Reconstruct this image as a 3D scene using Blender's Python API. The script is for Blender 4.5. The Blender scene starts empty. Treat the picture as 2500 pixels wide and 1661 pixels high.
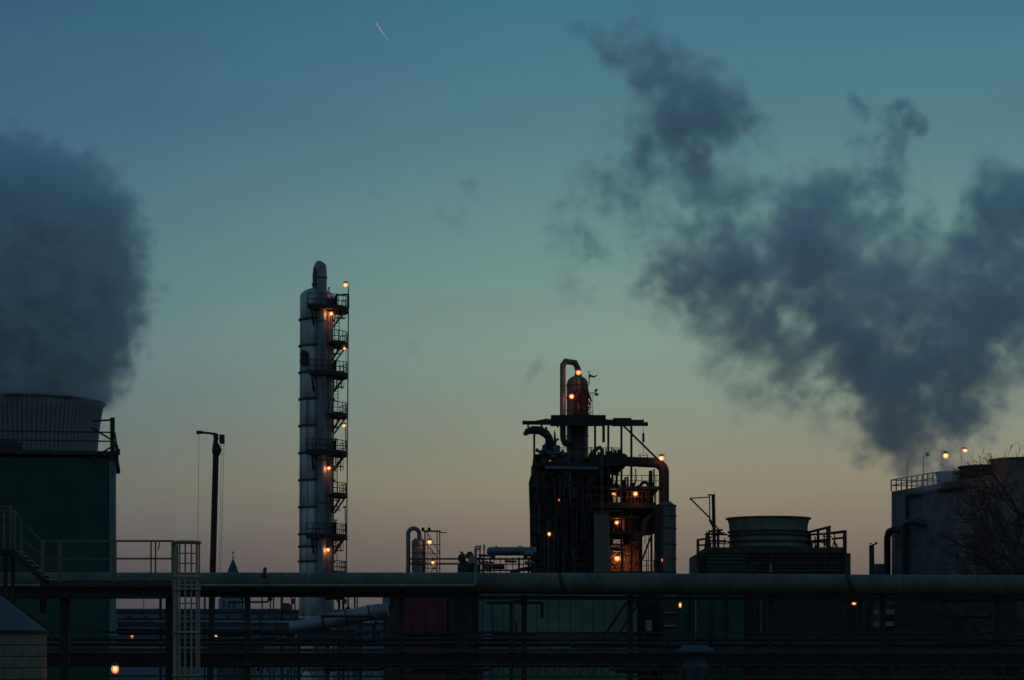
import bpy, bmesh, math, random
import numpy as np
from mathutils import Vector, Matrix

random.seed(7)
sc = bpy.context.scene
COL = sc.collection
PI = math.pi

# ------------------------------------------------------------------ camera
F = 5880.0            # focal length in photo pixels (photo 2500 x 1661)
HC = 8.0              # camera height
HOR = 1600.0          # photo row of the horizon
cam = bpy.data.cameras.new('camera')
cam.sensor_fit = 'HORIZONTAL'
cam.sensor_width = 36.0
cam.lens = F * 36.0 / 2500.0
cam.shift_y = (HOR - 830.5) / 2500.0
cam.clip_start = 0.5
cam.clip_end = 60000.0
camo = bpy.data.objects.new('camera', cam)
camo.location = (0, 0, HC)
camo.rotation_euler = (PI / 2, 0, 0)
COL.objects.link(camo)
sc.camera = camo

# ------------------------------------------------------------------ dusk sky
def lin(c):
    return tuple(((v / 255.0) / 12.92 if v / 255.0 <= 0.04045 else ((v / 255.0 + 0.055) / 1.055) ** 2.4) for v in c)

world = bpy.data.worlds.new('World')
sc.world = world
world.use_nodes = True
wt = world.node_tree
wt.nodes.clear()
wout = wt.nodes.new('ShaderNodeOutputWorld')
sky = wt.nodes.new('ShaderNodeTexSky')
sky.sky_type = 'NISHITA'
sky.sun_disc = False
SUN_EL, SUN_AZ = math.radians(-2.0), math.radians(6.0)
sky.sun_elevation = SUN_EL
sky.sun_rotation = SUN_AZ
bg1 = wt.nodes.new('ShaderNodeBackground')
bg1.inputs['Strength'].default_value = 0.05
wt.links.new(sky.outputs[0], bg1.inputs['Color'])
tc = wt.nodes.new('ShaderNodeTexCoord')
sep = wt.nodes.new('ShaderNodeSeparateXYZ')
wt.links.new(tc.outputs['Generated'], sep.inputs[0])

def wmath(op, a, b=None, c=None, clamp=False):
    n = wt.nodes.new('ShaderNodeMath')
    n.operation = op
    n.use_clamp = clamp
    for i, v in enumerate((a, b, c)):
        if v is None:
            continue
        if isinstance(v, (int, float)):
            n.inputs[i].default_value = v
        else:
            wt.links.new(v, n.inputs[i])
    return n.outputs[0]

def ramp(stops, fac, scale=1.0):
    r = wt.nodes.new('ShaderNodeValToRGB')
    e = r.color_ramp.elements
    while len(e) > 1:
        e.remove(e[-1])
    for i, (p, c) in enumerate(stops):
        el = e[0] if i == 0 else e.new(p)
        el.position = p
        el.color = (c[0] * scale, c[1] * scale, c[2] * scale, 1)
    r.color_ramp.interpolation = 'B_SPLINE' if False else 'LINEAR'
    wt.links.new(fac, r.inputs[0])
    return r.outputs[0]

zel = sep.outputs['Z']
# the side of the sunset, row of the photo -> sine of the elevation
def el(y):
    t = (HOR - y) / F
    return t / math.sqrt(1 + t * t)
WEST = [(0.0, (0.055, 0.072, 0.084)),
        (el(1480), (0.076, 0.088, 0.094)),
        (el(1390), (0.106, 0.104, 0.103)),
        (el(1270), (0.183, 0.166, 0.140)),
        (el(1190), (0.222, 0.212, 0.150)),
        (el(1120), (0.220, 0.228, 0.168)),
        (el(1000), (0.200, 0.256, 0.205)),
        (el(850), (0.176, 0.276, 0.228)),
        (el(700), (0.150, 0.272, 0.240)),
        (el(500), (0.100, 0.232, 0.240)),
        (el(300), (0.066, 0.190, 0.230)),
        (el(0), (0.038, 0.146, 0.214)),
        (0.42, (0.032, 0.124, 0.205)),
        (0.70, (0.030, 0.112, 0.200)),
        (1.0, (0.030, 0.108, 0.195))]
EAST = [(0.0, (0.042, 0.062, 0.084)),
        (0.12, (0.078, 0.130, 0.170)),
        (0.30, (0.076, 0.160, 0.232)),
        (0.60, (0.050, 0.136, 0.222)),
        (1.0, (0.030, 0.108, 0.195))]
cw = ramp(WEST, zel)
ce = ramp(EAST, zel)
# 1 towards the sunset, 0 away from it
gx, gy = math.sin(math.radians(2.5)), math.cos(math.radians(2.5))
dotp = wmath('ADD', wmath('MULTIPLY', sep.outputs['X'], gx), wmath('MULTIPLY', sep.outputs['Y'], gy))
west = wmath('POWER', wmath('MULTIPLY_ADD', dotp, 0.5, 0.5, clamp=True), 1.6)
mix = wt.nodes.new('ShaderNodeMix')
mix.data_type = 'RGBA'
wt.links.new(west, mix.inputs['Factor'])
wt.links.new(ce, mix.inputs['A'])
wt.links.new(cw, mix.inputs['B'])
# the band of light falls off to either side of the sunset
lf = wt.nodes.new('ShaderNodeMapRange')
lf.interpolation_type = 'SMOOTHSTEP'
wt.links.new(sep.outputs['X'], lf.inputs['Value'])
lf.inputs['From Min'].default_value = 0.06
lf.inputs['From Max'].default_value = -0.27
lf.inputs['To Min'].default_value = 0.0
lf.inputs['To Max'].default_value = 1.0
sd = wt.nodes.new('ShaderNodeMix')
sd.data_type = 'RGBA'
wt.links.new(wmath('MULTIPLY', lf.outputs[0], west), sd.inputs['Factor'])
sd.inputs['A'].default_value = (1, 1, 1, 1)
sd.inputs['B'].default_value = (0.38, 0.55, 0.80, 1)
side = sd.outputs['Result']
sidec = wt.nodes.new('ShaderNodeMix')
sidec.data_type = 'RGBA'
sidec.blend_type = 'MULTIPLY'
sidec.inputs['Factor'].default_value = 1.0
wt.links.new(mix.outputs['Result'], sidec.inputs['A'])
wt.links.new(side, sidec.inputs['B'])
wmp = wt.nodes.new('ShaderNodeMapping')
wmp.inputs['Scale'].default_value = (5.0, 5.0, 26.0)
wmp.inputs['Rotation'].default_value = (0.0, 0.10, 0.0)
wt.links.new(tc.outputs['Generated'], wmp.inputs[0])
wn = wt.nodes.new('ShaderNodeTexNoise')
wn.inputs['Scale'].default_value = 1.0
wn.inputs['Detail'].default_value = 4.0
wt.links.new(wmp.outputs[0], wn.inputs['Vector'])
wmr = wt.nodes.new('ShaderNodeMapRange')
wt.links.new(wn.outputs[0], wmr.inputs['Value'])
wmr.inputs['From Min'].default_value = 0.3
wmr.inputs['From Max'].default_value = 0.7
wmr.inputs['To Min'].default_value = 0.94
wmr.inputs['To Max'].default_value = 1.05
sidec2 = wt.nodes.new('ShaderNodeMix')
sidec2.data_type = 'RGBA'
sidec2.blend_type = 'MULTIPLY'
sidec2.inputs['Factor'].default_value = 1.0
wt.links.new(sidec.outputs['Result'], sidec2.inputs['A'])
wt.links.new(wmr.outputs[0], sidec2.inputs['B'])
sidec = sidec2
bg2 = wt.nodes.new('ShaderNodeBackground')
bg2.inputs['Strength'].default_value = 1.0
wt.links.new(sidec.outputs['Result'], bg2.inputs['Color'])
addw = wt.nodes.new('ShaderNodeAddShader')
wt.links.new(bg1.outputs[0], addw.inputs[0])
wt.links.new(bg2.outputs[0], addw.inputs[1])
wt.links.new(addw.outputs[0], wout.inputs['Surface'])

# the sun has set: it stands two degrees under the horizon, so the ground keeps it off
# everything low and only the contrail high in the air still catches it
sun = bpy.data.lights.new('sun', 'SUN')
sun.energy = 5.0
sun.angle = math.radians(0.5)
sun.color = (1.0, 0.86, 0.72)
suno = bpy.data.objects.new('sun', sun)
sdir = Vector((math.sin(SUN_AZ) * math.cos(SUN_EL), math.cos(SUN_AZ) * math.cos(SUN_EL), math.sin(SUN_EL)))
suno.rotation_euler = sdir.to_track_quat('Z', 'Y').to_euler()
suno.location = (60, 400, 60)
COL.objects.link(suno)

sc.view_settings.view_transform = 'Standard'
sc.view_settings.look = 'None'
sc.view_settings.exposure = 0.0
sc.view_settings.gamma = 1.0
sc.view_settings.use_curve_mapping = False
cy = sc.cycles
cy.use_denoising = True
cy.max_bounces = 12
cy.diffuse_bounces = 2
cy.glossy_bounces = 2
cy.volume_bounces = 10
cy.transparent_max_bounces = 8
cy.volume_step_rate = 2.0
cy.volume_max_steps = 512

# ------------------------------------------------------------------ materials
def mat(name, c1, c2=None, rough=0.7, metal=0.0, scale=1.5, streak=False, bump=0.0):
    m = bpy.data.materials.new(name)
    m.use_nodes = True
    t = m.node_tree
    b = t.nodes['Principled BSDF']
    b.inputs['Roughness'].default_value = rough
    b.inputs['Metallic'].default_value = metal
    if c2 is None:
        c2 = tuple(v * 0.6 for v in c1)
    co = t.nodes.new('ShaderNodeTexCoord')
    mp = t.nodes.new('ShaderNodeMapping')
    mp.inputs['Scale'].default_value = (scale, scale, scale * (0.12 if streak else 1.0))
    n = t.nodes.new('ShaderNodeTexNoise')
    n.inputs['Scale'].default_value = 1.0
    n.inputs['Detail'].default_value = 6.0
    n.inputs['Roughness'].default_value = 0.65
    r = t.nodes.new('ShaderNodeValToRGB')
    r.color_ramp.elements[0].position = 0.35
    r.color_ramp.elements[0].color = (*c2, 1)
    r.color_ramp.elements[1].position = 0.62
    r.color_ramp.elements[1].color = (*c1, 1)
    t.links.new(co.outputs['Object'], mp.inputs[0])
    t.links.new(mp.outputs[0], n.inputs['Vector'])
    t.links.new(n.outputs[0], r.inputs[0])
    t.links.new(r.outputs[0], b.inputs['Base Color'])
    if bump:
        bp = t.nodes.new('ShaderNodeBump')
        bp.inputs['Strength'].default_value = bump
        bp.inputs['Distance'].default_value = 0.05
        t.links.new(n.outputs[0], bp.inputs['Height'])
        t.links.new(bp.outputs[0], b.inputs['Normal'])
    return m

M = {
    'black_steel': mat('weathered black steel', (0.032, 0.021, 0.015), (0.015, 0.010, 0.008), 0.7),
    'dark_steel': mat('dark painted steel', (0.070, 0.048, 0.034), (0.030, 0.022, 0.018), 0.65),
    'rust': mat('rusty brown steel', (0.085, 0.055, 0.04), (0.03, 0.024, 0.022), 0.85),
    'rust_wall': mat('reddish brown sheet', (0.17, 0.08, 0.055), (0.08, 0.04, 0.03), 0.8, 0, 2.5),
    'grey_steel': mat('galvanised steel', (0.26, 0.26, 0.24), (0.13, 0.13, 0.12), 0.55, 0.3),
    'cladding': mat('aluminium cladding', (0.56, 0.51, 0.47), (0.26, 0.22, 0.20), 0.48, 0.4, 0.8, True),
    'riser': mat('dull aluminium pipe cladding', (0.27, 0.25, 0.25), (0.13, 0.12, 0.12), 0.5, 0.4, 0.8, True),
    'dark_cladding': mat('sooty brown grey cladding', (0.17, 0.135, 0.115), (0.08, 0.062, 0.055), 0.55, 0.3, 0.9, True),
    'stave': mat('weathered grey stack staves', (0.25, 0.22, 0.22), (0.14, 0.125, 0.13), 0.85, 0, 1.0, True),
    'green': mat('dark green siding', (0.018, 0.075, 0.040), (0.010, 0.045, 0.026), 0.7, 0, 0.7),
    'green_trim': mat('pale green corner sheet', (0.16, 0.22, 0.21), (0.08, 0.12, 0.13), 0.6, 0, 0.8, True),
    'green_steel': mat('dark green paint', (0.030, 0.070, 0.052), (0.015, 0.035, 0.028), 0.6),
    'pipe': mat('greenish grey pipe jacket', (0.145, 0.112, 0.072), (0.065, 0.052, 0.040), 0.62, 0.1, 0.9),
    'blue': mat('blue grey sheet', (0.17, 0.18, 0.20), (0.09, 0.10, 0.11), 0.55, 0.3, 0.6),
    'silo': mat('pale enamel silo panel', (0.25, 0.18, 0.11), (0.15, 0.11, 0.07), 0.5, 0, 1.2),
    'red': mat('dark red paint', (0.15, 0.010, 0.015), (0.10, 0.008, 0.011), 0.6, 0, 0.5),
    'plaster': mat('grey green wall sheet', (0.16, 0.19, 0.115), (0.105, 0.115, 0.075), 0.75, 0, 0.35),
    'concrete': mat('grey concrete block', (0.25, 0.20, 0.15), (0.15, 0.12, 0.09), 0.9, 0, 1.5),
    'handrail': mat('brown grey painted handrail', (0.24, 0.15, 0.10), (0.14, 0.09, 0.065), 0.7),
    'yellow': mat('dull yellow paint', (0.24, 0.19, 0.07), (0.12, 0.10, 0.05), 0.6),
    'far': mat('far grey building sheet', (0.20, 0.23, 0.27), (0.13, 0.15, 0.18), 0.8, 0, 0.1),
    'slate': mat('dark slate roof', (0.05, 0.07, 0.075), (0.03, 0.04, 0.045), 0.7),
    'bark': mat('dark bark', (0.13, 0.068, 0.035), (0.07, 0.04, 0.022), 0.9),
    'cell': mat('blue grey cooling cell cladding', (0.17, 0.155, 0.165), (0.09, 0.08, 0.095), 0.7, 0, 0.25, False),
    'ground': mat('dark gravel ground', (0.05, 0.048, 0.044), (0.03, 0.03, 0.028), 0.95, 0, 0.2),
    'roof_sheet': mat('dark weathered roof sheet', (0.085, 0.085, 0.09), (0.045, 0.045, 0.05), 0.7, 0, 0.8),
    'drum_green': mat('faded green stack sheet', (0.19, 0.22, 0.155), (0.11, 0.13, 0.095), 0.7, 0, 0.6),
    'pale_steel': mat('pale painted steel', (0.44, 0.31, 0.20), (0.28, 0.19, 0.13), 0.6, 0, 2.0),
    'glass': mat('dark window glass', (0.05, 0.06, 0.07), (0.03, 0.035, 0.04), 0.15),
}

def emit_mat(name, col, strength):
    m = bpy.data.materials.new(name)
    m.use_nodes = True
    t = m.node_tree
    t.nodes.clear()
    e = t.nodes.new('ShaderNodeEmission')
    e.inputs[0].default_value = (*col, 1)
    e.inputs[1].default_value = strength
    o = t.nodes.new('ShaderNodeOutputMaterial')
    t.links.new(e.outputs[0], o.inputs[0])
    return m
def glow_mat(name, col, strength):
    # see-through shell round the bulb; its emission imitates the lamp's orange halo
    m = emit_mat(name, col, strength)
    t = m.node_tree
    e = [n for n in t.nodes if n.type == 'EMISSION'][0]
    o = [n for n in t.nodes if n.type == 'OUTPUT_MATERIAL'][0]
    tr = t.nodes.new('ShaderNodeBsdfTransparent')
    a = t.nodes.new('ShaderNodeAddShader')
    t.links.new(e.outputs[0], a.inputs[0])
    t.links.new(tr.outputs[0], a.inputs[1])
    t.links.new(a.outputs[0], o.inputs[0])
    return m
EM = {
    'amber': emit_mat('lit sodium bulb', (1.0, 0.38, 0.12), 2.8),
    'strong': emit_mat('bright sodium bulb', (1.0, 0.40, 0.13), 4.0),
    'red': emit_mat('faint red bulb', (1.0, 0.16, 0.05), 1.3),
    'yellow': emit_mat('lit yellow bulb', (1.0, 0.60, 0.20), 2.6),
}
GLOW = {
    'amber': glow_mat('amber halo shell', (1.0, 0.24, 0.05), 0.45),
    'strong': glow_mat('orange halo shell', (1.0, 0.21, 0.05), 0.60),
    'red': glow_mat('red halo shell', (1.0, 0.08, 0.03), 0.10),
    'yellow': glow_mat('yellow halo shell', (1.0, 0.36, 0.05), 0.20),
}

# ------------------------------------------------------------------ mesh helpers
class MB:
    def __init__(s):
        s.v = []
        s.f = []

    def add(s, vs, fs):
        k = len(s.v)
        s.v += [tuple(p) for p in vs]
        s.f += [tuple(i + k for i in f) for f in fs]
        return s

    def box(s, x0, x1, y0, y1, z0, z1):
        return s.add([(x0, y0, z0), (x1, y0, z0), (x1, y1, z0), (x0, y1, z0),
                      (x0, y0, z1), (x1, y0, z1), (x1, y1, z1), (x0, y1, z1)],
                     [(0, 3, 2, 1), (4, 5, 6, 7), (0, 1, 5, 4), (1, 2, 6, 5), (2, 3, 7, 6), (3, 0, 4, 7)])

    def bar(s, p, q, w, h=None):
        h = h or w
        p, q = Vector(p), Vector(q)
        d = (q - p).normalized()
        up = Vector((0, 0, 1)) if abs(d.z) < 0.95 else Vector((0, 1, 0))
        a = d.cross(up).normalized()
        b = a.cross(d).normalized()
        vs = []
        for o in (p, q):
            for sa, sb in ((-1, -1), (1, -1), (1, 1), (-1, 1)):
                vs.append(o + a * sa * w / 2 + b * sb * h / 2)
        return s.add(vs, [(0, 1, 2, 3), (7, 6, 5, 4), (0, 4, 5, 1), (1, 5, 6, 2), (2, 6, 7, 3), (3, 7, 4, 0)])

    def path(s, pts, r, n=12, cap=True):
        pts = [Vector(p) for p in pts]
        rs = r if isinstance(r, (list, tuple)) else [r] * len(pts)
        d0 = (pts[1] - pts[0]).normalized()
        up = Vector((0, 1, 0)) if abs(d0.y) < 0.9 else Vector((1, 0, 0))
        a = d0.cross(up).normalized()
        vs = []
        prev = d0
        for i, p in enumerate(pts):
            if i == 0:
                t = d0
            elif i == len(pts) - 1:
                t = (pts[i] - pts[i - 1]).normalized()
            else:
                t = ((pts[i] - pts[i - 1]).normalized() + (pts[i + 1] - pts[i]).normalized()).normalized()
            a = prev.rotation_difference(t) @ a
            prev = t
            b = t.cross(a)
            for k in range(n):
                an = 2 * PI * k / n
                vs.append(p + (a * math.cos(an) + b * math.sin(an)) * rs[i])
        fs = []
        for i in range(len(pts) - 1):
            for k in range(n):
                k2 = (k + 1) % n
                fs.append((i * n + k, i * n + k2, (i + 1) * n + k2, (i + 1) * n + k))
        if cap:
            fs.append(tuple(range(n - 1, -1, -1)))
            fs.append(tuple((len(pts) - 1) * n + k for k in range(n)))
        return s.add(vs, fs)

    def tube(s, p, q, r, n=10, r2=None):
        return s.path([p, q], [r, r if r2 is None else r2], n)

    def lathe(s, cx, cy_, prof, n=32, a0=0.0, a1=2 * PI):
        full = abs(a1 - a0 - 2 * PI) < 1e-6
        m = n if full else n + 1
        vs = []
        for r, z in prof:
            for k in range(m):
                an = a0 + (a1 - a0) * k / n
                vs.append((cx + r * math.cos(an), cy_ + r * math.sin(an), z))
        fs = []
        for i in range(len(prof) - 1):
            for k in range(n):
                k2 = (k + 1) % m
                fs.append((i * m + k, i * m + k2, (i + 1) * m + k2, (i + 1) * m + k))
        return s.add(vs, fs)

    def ball(s, c, r, n=10, m=6):
        c = Vector(c)
        prof = [(max(1e-4, r * math.sin(PI * i / m)), c.z - r * math.cos(PI * i / m)) for i in range(m + 1)]
        return s.lathe(c.x, c.y, prof, n)

    def build(s, name, material, parent=None, smooth=False, kind=None, label=None, off=None):
        me = bpy.data.meshes.new(name)
        o = bpy.data.objects.new(name, me)
        COL.objects.link(o)
        base = WO.get(parent.name, Vector()) if parent else (Vector(off) if off is not None else Vector())
        me.from_pydata([(x - base.x, y - base.y, z - base.z) for x, y, z in s.v], [], s.f)
        me.materials.append(material)
        if smooth:
            me.polygons.foreach_set('use_smooth', [True] * len(me.polygons))
            try:
                me.set_sharp_from_angle(angle=math.radians(40))
            except Exception:
                pass
        if parent:
            o.parent = parent
            WO[o.name] = base.copy()
        else:
            o.location = base
            WO[o.name] = base.copy()
        if kind:
            o['kind'] = kind
        if label:
            o['label'] = label
        return o

WO = {}     # world origin of each parent

def thing(name, label, cat, loc, group=None):
    o = bpy.data.objects.new(name, None)
    o.empty_display_size = 0.3
    COL.objects.link(o)
    o.location = loc
    o['label'] = label
    o['category'] = cat
    if group:
        o['group'] = group
    WO[o.name] = Vector(loc)
    return o

def tag(o, label, cat, group=None):
    o['label'] = label
    o['category'] = cat
    if group:
        o['group'] = group
    return o

class Plane:
    """real metres on an upright plane at depth Y; V(px, py, d) d metres behind it"""
    def __init__(s, Y):
        s.Y = Y
        s.s = Y / F
    def __call__(s, px, py, d=0.0):
        return Vector(((px - 1250.0) * s.s, s.Y + d, HC + (HOR - py) * s.s))
    def x(s, px):
        return (px - 1250.0) * s.s
    def z(s, py):
        return HC + (HOR - py) * s.s

def copies(me_obj, places, parent, name):
    """more parts sharing one mesh: places = list of matrices relative to the parent"""
    for mtx in places:
        c = me_obj.copy()
        COL.objects.link(c)
        c.parent = parent
        c.matrix_local = mtx

# ------------------------------------------------------------------ ground
g = MB()
R = 12000.0
n = 96
g.add([(0, 0, 0)] + [(R * math.cos(2 * PI * k / n), R * math.sin(2 * PI * k / n), 0) for k in range(n)],
      [(0, k + 1, (k + 1) % n + 1) for k in range(n)])
go = g.build('ground', M['ground'])
go['kind'] = 'structure'
go['label'] = 'dark flat ground of the chemical works'

# ------------------------------------------------------------------ lamps
LSC = random.Random(2)
def lamp(px, py, Y, label, em='amber', r=3.6, d=0.0, hang='side', energy=0.0, stalk=14, side=1, oval=1.0):
    P = Plane(Y)
    c = P(px, py, d)
    rr = r * LSC.uniform(1.1, 1.45) * P.s
    t = thing('lamp', label, 'lamp', c, 'lit orange lamps of the plant')
    gl = MB()
    m = 8
    prof = [(max(1e-4, rr * math.sin(PI * i / m)), c.z - rr * oval * math.cos(PI * i / m)) for i in range(m + 1)]
    gl.lathe(c.x, c.y, prof, 14)
    g_ = gl.build('halo_globe', GLOW[em], t, True)  # emitting shell added as the halo round the bulb
    bu = MB()
    bu.lathe(c.x, c.y, [(r_ * .50, c.z + (z_ - c.z) * .50) for r_, z_ in prof], 12)
    bu.build('bulb', EM[em], g_, True)
    hd = MB()
    hd.lathe(c.x, c.y, [(rr * 1.25, c.z + rr * oval * 0.75), (rr * 0.95, c.z + rr * oval * 1.05), (rr * 0.3, c.z + rr * oval * 1.5), (0.01, c.z + rr * oval * 1.5)], 14)
    hd.build('lamp_housing', M['dark_steel'], t, True)
    st = MB()
    w = 0.7 * P.s
    if hang == 'side':
        st.bar(c + Vector((0, 0, rr * oval * 1.45)), c + Vector((side * stalk * P.s, 0, rr * oval * 1.45)), w * 1.6)
    elif hang == 'post':
        st.bar(c + Vector((side * rr * 1.5, 0, rr * oval * 1.5)), c + Vector((side * rr * 1.5, 0, -stalk * P.s)), w * 1.6)
        st.bar(c + Vector((side * rr * 1.5, 0, rr * oval * 1.5)), c + Vector((0, 0, rr * oval * 1.5)), w * 1.6)
    else:
        st.bar(c + Vector((0, rr, rr * oval * 1.4)), c + Vector((0, rr + 0.6, rr * oval * 1.4)), w * 1.6)
    st.build('bracket', M['dark_steel'], t)
    if energy:
        l = bpy.data.lights.new('lamp_light', 'POINT')
        l.energy = energy
        l.color = (1.0, 0.30, 0.10)
        l.shadow_soft_size = rr
        lo = bpy.data.objects.new('lamp_light', l)
        COL.objects.link(lo)
        lo.parent = t
        lo.location = (0, -rr * 1.6, -rr * 0.4)
    return t

# ------------------------------------------------------------------ left cooling tower
P = Plane(140)
s = P.s
cx_, cz0 = P.x(60), P.z(1108)
ccy = 147.5
a_rot = math.radians(8.6)
corner = Vector((P.x(274), 140, 0))
ux = Vector((math.cos(a_rot), math.sin(a_rot), 0))      # along the front, to the right
uy = Vector((-math.sin(a_rot), math.cos(a_rot), 0))     # to the back
W_, D_ = 14.5, 14.0
tower = thing('cooling_tower', 'large cooling tower at left with dark green siding and steaming ribbed grey stack', 'cooling tower', corner - ux * 7 + uy * 7)
ztop = P.z(1112)
def cpt(u, v, z):
    p = corner + ux * u + uy * v
    return Vector((p.x, p.y, z))
# clapboard siding, four sides, real laps
def siding(m, p0, p1, z0, z1, pitch, out):
    k = int((z1 - z0) / pitch)
    for i in range(k):
        a, b = z0 + i * pitch, z0 + (i + 1) * pitch
        q = [Vector((p0.x, p0.y, a)) + out * pitch * 0.17, Vector((p1.x, p1.y, a)) + out * pitch * 0.17,
             Vector((p1.x, p1.y, b)), Vector((p0.x, p0.y, b)),
             Vector((p0.x, p0.y, a)), Vector((p1.x, p1.y, a))]
        m.add(q, [(0, 1, 2, 3), (5, 4, 0, 1)])
m = MB()
pts = [cpt(0, 0, 0), cpt(0, D_, 0), cpt(-W_, D_, 0), cpt(-W_, 0, 0)]
siding(m, pts[3], pts[0], 0.0, ztop, 0.165, -uy)
siding(m, pts[1], pts[2], 0.0, ztop, 0.8, uy)
siding(m, pts[2], pts[3], 0.0, ztop, 0.8, -ux)
m.build('siding', M['green'], tower)
m = MB()
siding(m, pts[0], pts[1], 0.0, ztop - 0.3, 0.33, ux)
m.build('side_wall', M['green_trim'], tower)
m = MB()
for u, v in ((0.04, -0.12), (0.04, D_ + 0.04), (-W_, -0.12), (-W_, D_ + 0.04)):
    pass
m.bar(cpt(0.03, -0.06, 0.2), cpt(0.03, -0.06, ztop - 0.2), 0.34)
m.build('corner_trim', M['green_trim'], tower)
m = MB()
m.add([cpt(0.3, -0.3, ztop), cpt(0.3, D_ + .3, ztop), cpt(-W_ - .3, D_ + .3, ztop), cpt(-W_ - .3, -0.3, ztop),
       cpt(0.3, -0.3, ztop + .22), cpt(0.3, D_ + .3, ztop + .22), cpt(-W_ - .3, D_ + .3, ztop + .22), cpt(-W_ - .3, -0.3, ztop + .22)],
      [(0, 3, 2, 1), (4, 5, 6, 7), (0, 1, 5, 4), (1, 2, 6, 5), (2, 3, 7, 6), (3, 0, 4, 7)][::1])
m.build('deck', M['rust'], tower)
# handrail round the deck: each post and rail a part
zr = ztop + .22
hr = ztop + 1.33
pm = MB()
pm.box(-0.045, 0.045, -0.045, 0.045, 0, 1.12)
post0 = pm.build('handrail_post', M['dark_steel'], tower)
base = WO[tower.name]
places = []
for k in range(11):
    u = -0.05 - k * 1.58
    if u < -W_:
        break
    places.append(cpt(u, -0.15, zr))
for k in range(1, 8):
    places.append(cpt(0.15, k * D_ / 8, zr))
post0.location = places[0] - base
for p in places[1:]:
    c = post0.copy()
    COL.objects.link(c)
    c.parent = tower
    c.location = p - base
for h in (0.58, 1.1):
    m = MB()
    m.bar(cpt(0.0, -0.15, zr + h), cpt(-W_, -0.15, zr + h), 0.08)
    m.build('rail', M['dark_steel'], tower)
    m = MB()
    m.bar(cpt(0.15, 0.05, zr + h), cpt(0.15, D_, zr + h), 0.08)
    m.build('rail', M['dark_steel'], tower)
# small mast with braces at the right corner
m = MB()
m.bar(cpt(0.02, -0.25, ztop - 0.3), cpt(0.02, -0.25, P.z(1021)), 0.24)
m.build('corner_mast', M['black_steel'], tower)
for (a, b) in (((-1.15, 1030), (0.0, 1027)), ((-1.2, 1046), (-0.0, 1076)), ((-1.1, 1120), (-0.05, 1093))):
    m = MB()
    m.bar(cpt(a[0], -0.3, P.z(a[1])), cpt(b[0], -0.3, P.z(b[1])), 0.10)
    m.build('brace', M['black_steel'], tower)
m = MB()
m.bar(cpt(0.28, -0.3, P.z(1142)), cpt(0.26, -0.3, P.z(1088)), 0.16, 0.2)
m.box(cpt(0.2, -0.4, 0).x, cpt(0.42, -0.4, 0).x, 139.6, 139.9, P.z(1112), P.z(1097))
m.build('junction_box', M['black_steel'], tower)
# low rusty hood on the deck at far left
m = MB()
c = cpt(-12.2, 0.5, 0)
m.lathe(P.x(18), 140.4, [(0.01, P.z(1070)), (0.45, P.z(1071)), (0.75, P.z(1080)), (0.85, P.z(1110))], 20)
m.build('motor_hood', M['rust'], tower, True)
# fan stack: staves, each a part
NS = 100
PS = Plane(ccy)
stk_c = Vector((PS.x(62), ccy, 0))
z0, z1 = ztop + 0.25, Plane(ccy - 4.7).z(962.5)
rb, rt = 186 * s * 1.0, 190 * s * 1.05
def stack_r(z):
    t = (z - z0) / (z1 - z0)
    return 4.30 + 0.40 * t ** 1.9
sm = MB()
da = 2 * PI / NS
vs, fs = [], []
KZ = 7
for i in range(KZ):
    z = z0 + (z1 - z0) * i / (KZ - 1)
    r = stack_r(z)
    for an, dr in ((-da / 2, -0.02), (-da * 0.36, 0.05), (da * 0.36, 0.05), (da / 2, -0.02)):
        vs.append(((r + dr) * math.cos(an), (r + dr) * math.sin(an), z))
for i in range(KZ - 1):
    for k in range(3):
        fs.append((i * 4 + k, i * 4 + k + 1, i * 4 + 5 + k, i * 4 + 4 + k))
sm.add(vs, fs)
sm.v = [(x + base.x, y + base.y, z + base.z) for x, y, z in sm.v]
st0 = sm.build('stave', M['stave'], tower)
rel = stk_c - base
st0.matrix_local = Matrix.Translation((rel.x, rel.y, -base.z))
for k in range(1, NS):
    c = st0.copy()
    COL.objects.link(c)
    c.parent = tower
    jit = 1.0 + random.uniform(-0.004, 0.004)
    c.matrix_local = Matrix.Translation((rel.x, rel.y, -base.z)) @ Matrix.Rotation(k * da, 4, 'Z') @ Matrix.Diagonal((jit, jit, 1, 1))
m = MB()
rr = stack_r(z1)
m.lathe(stk_c.x, stk_c.y, [(rr - .12, z1 - .12), (rr + .12, z1 - .12), (rr + .14, z1 + .02), (rr - .12, z1 + .02)], 72)
m.build('stack_rim', M['dark_steel'], tower, True)
m = MB()
rr0 = stack_r(z0)
m.lathe(stk_c.x, stk_c.y, [(rr0 + .1, z0 - .02), (rr0 + .12, z0 + .25), (rr0 - .1, z0 + .25)], 72)
m.build('stack_base_ring', M['rust'], tower, True)

# ------------------------------------------------------------------ distillation column
Yc = 234.0
P = Plane(Yc)
s = P.s
CX, CY = P.x(773), Yc
R0 = 42 * s
zt = P.z(726)
col = thing('distillation_column', 'tall silver distillation column with front riser pipe and stacked side platforms', 'column', (CX, CY, 0))
rings = [782, 846, 911, 976, 1041, 1107, 1173, 1239, 1305, 1335, 1371]
levels = [726] + rings
def rad(py):
    return R0 * (0.965 + 0.055 * (py - 700) / 690.0)
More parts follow.
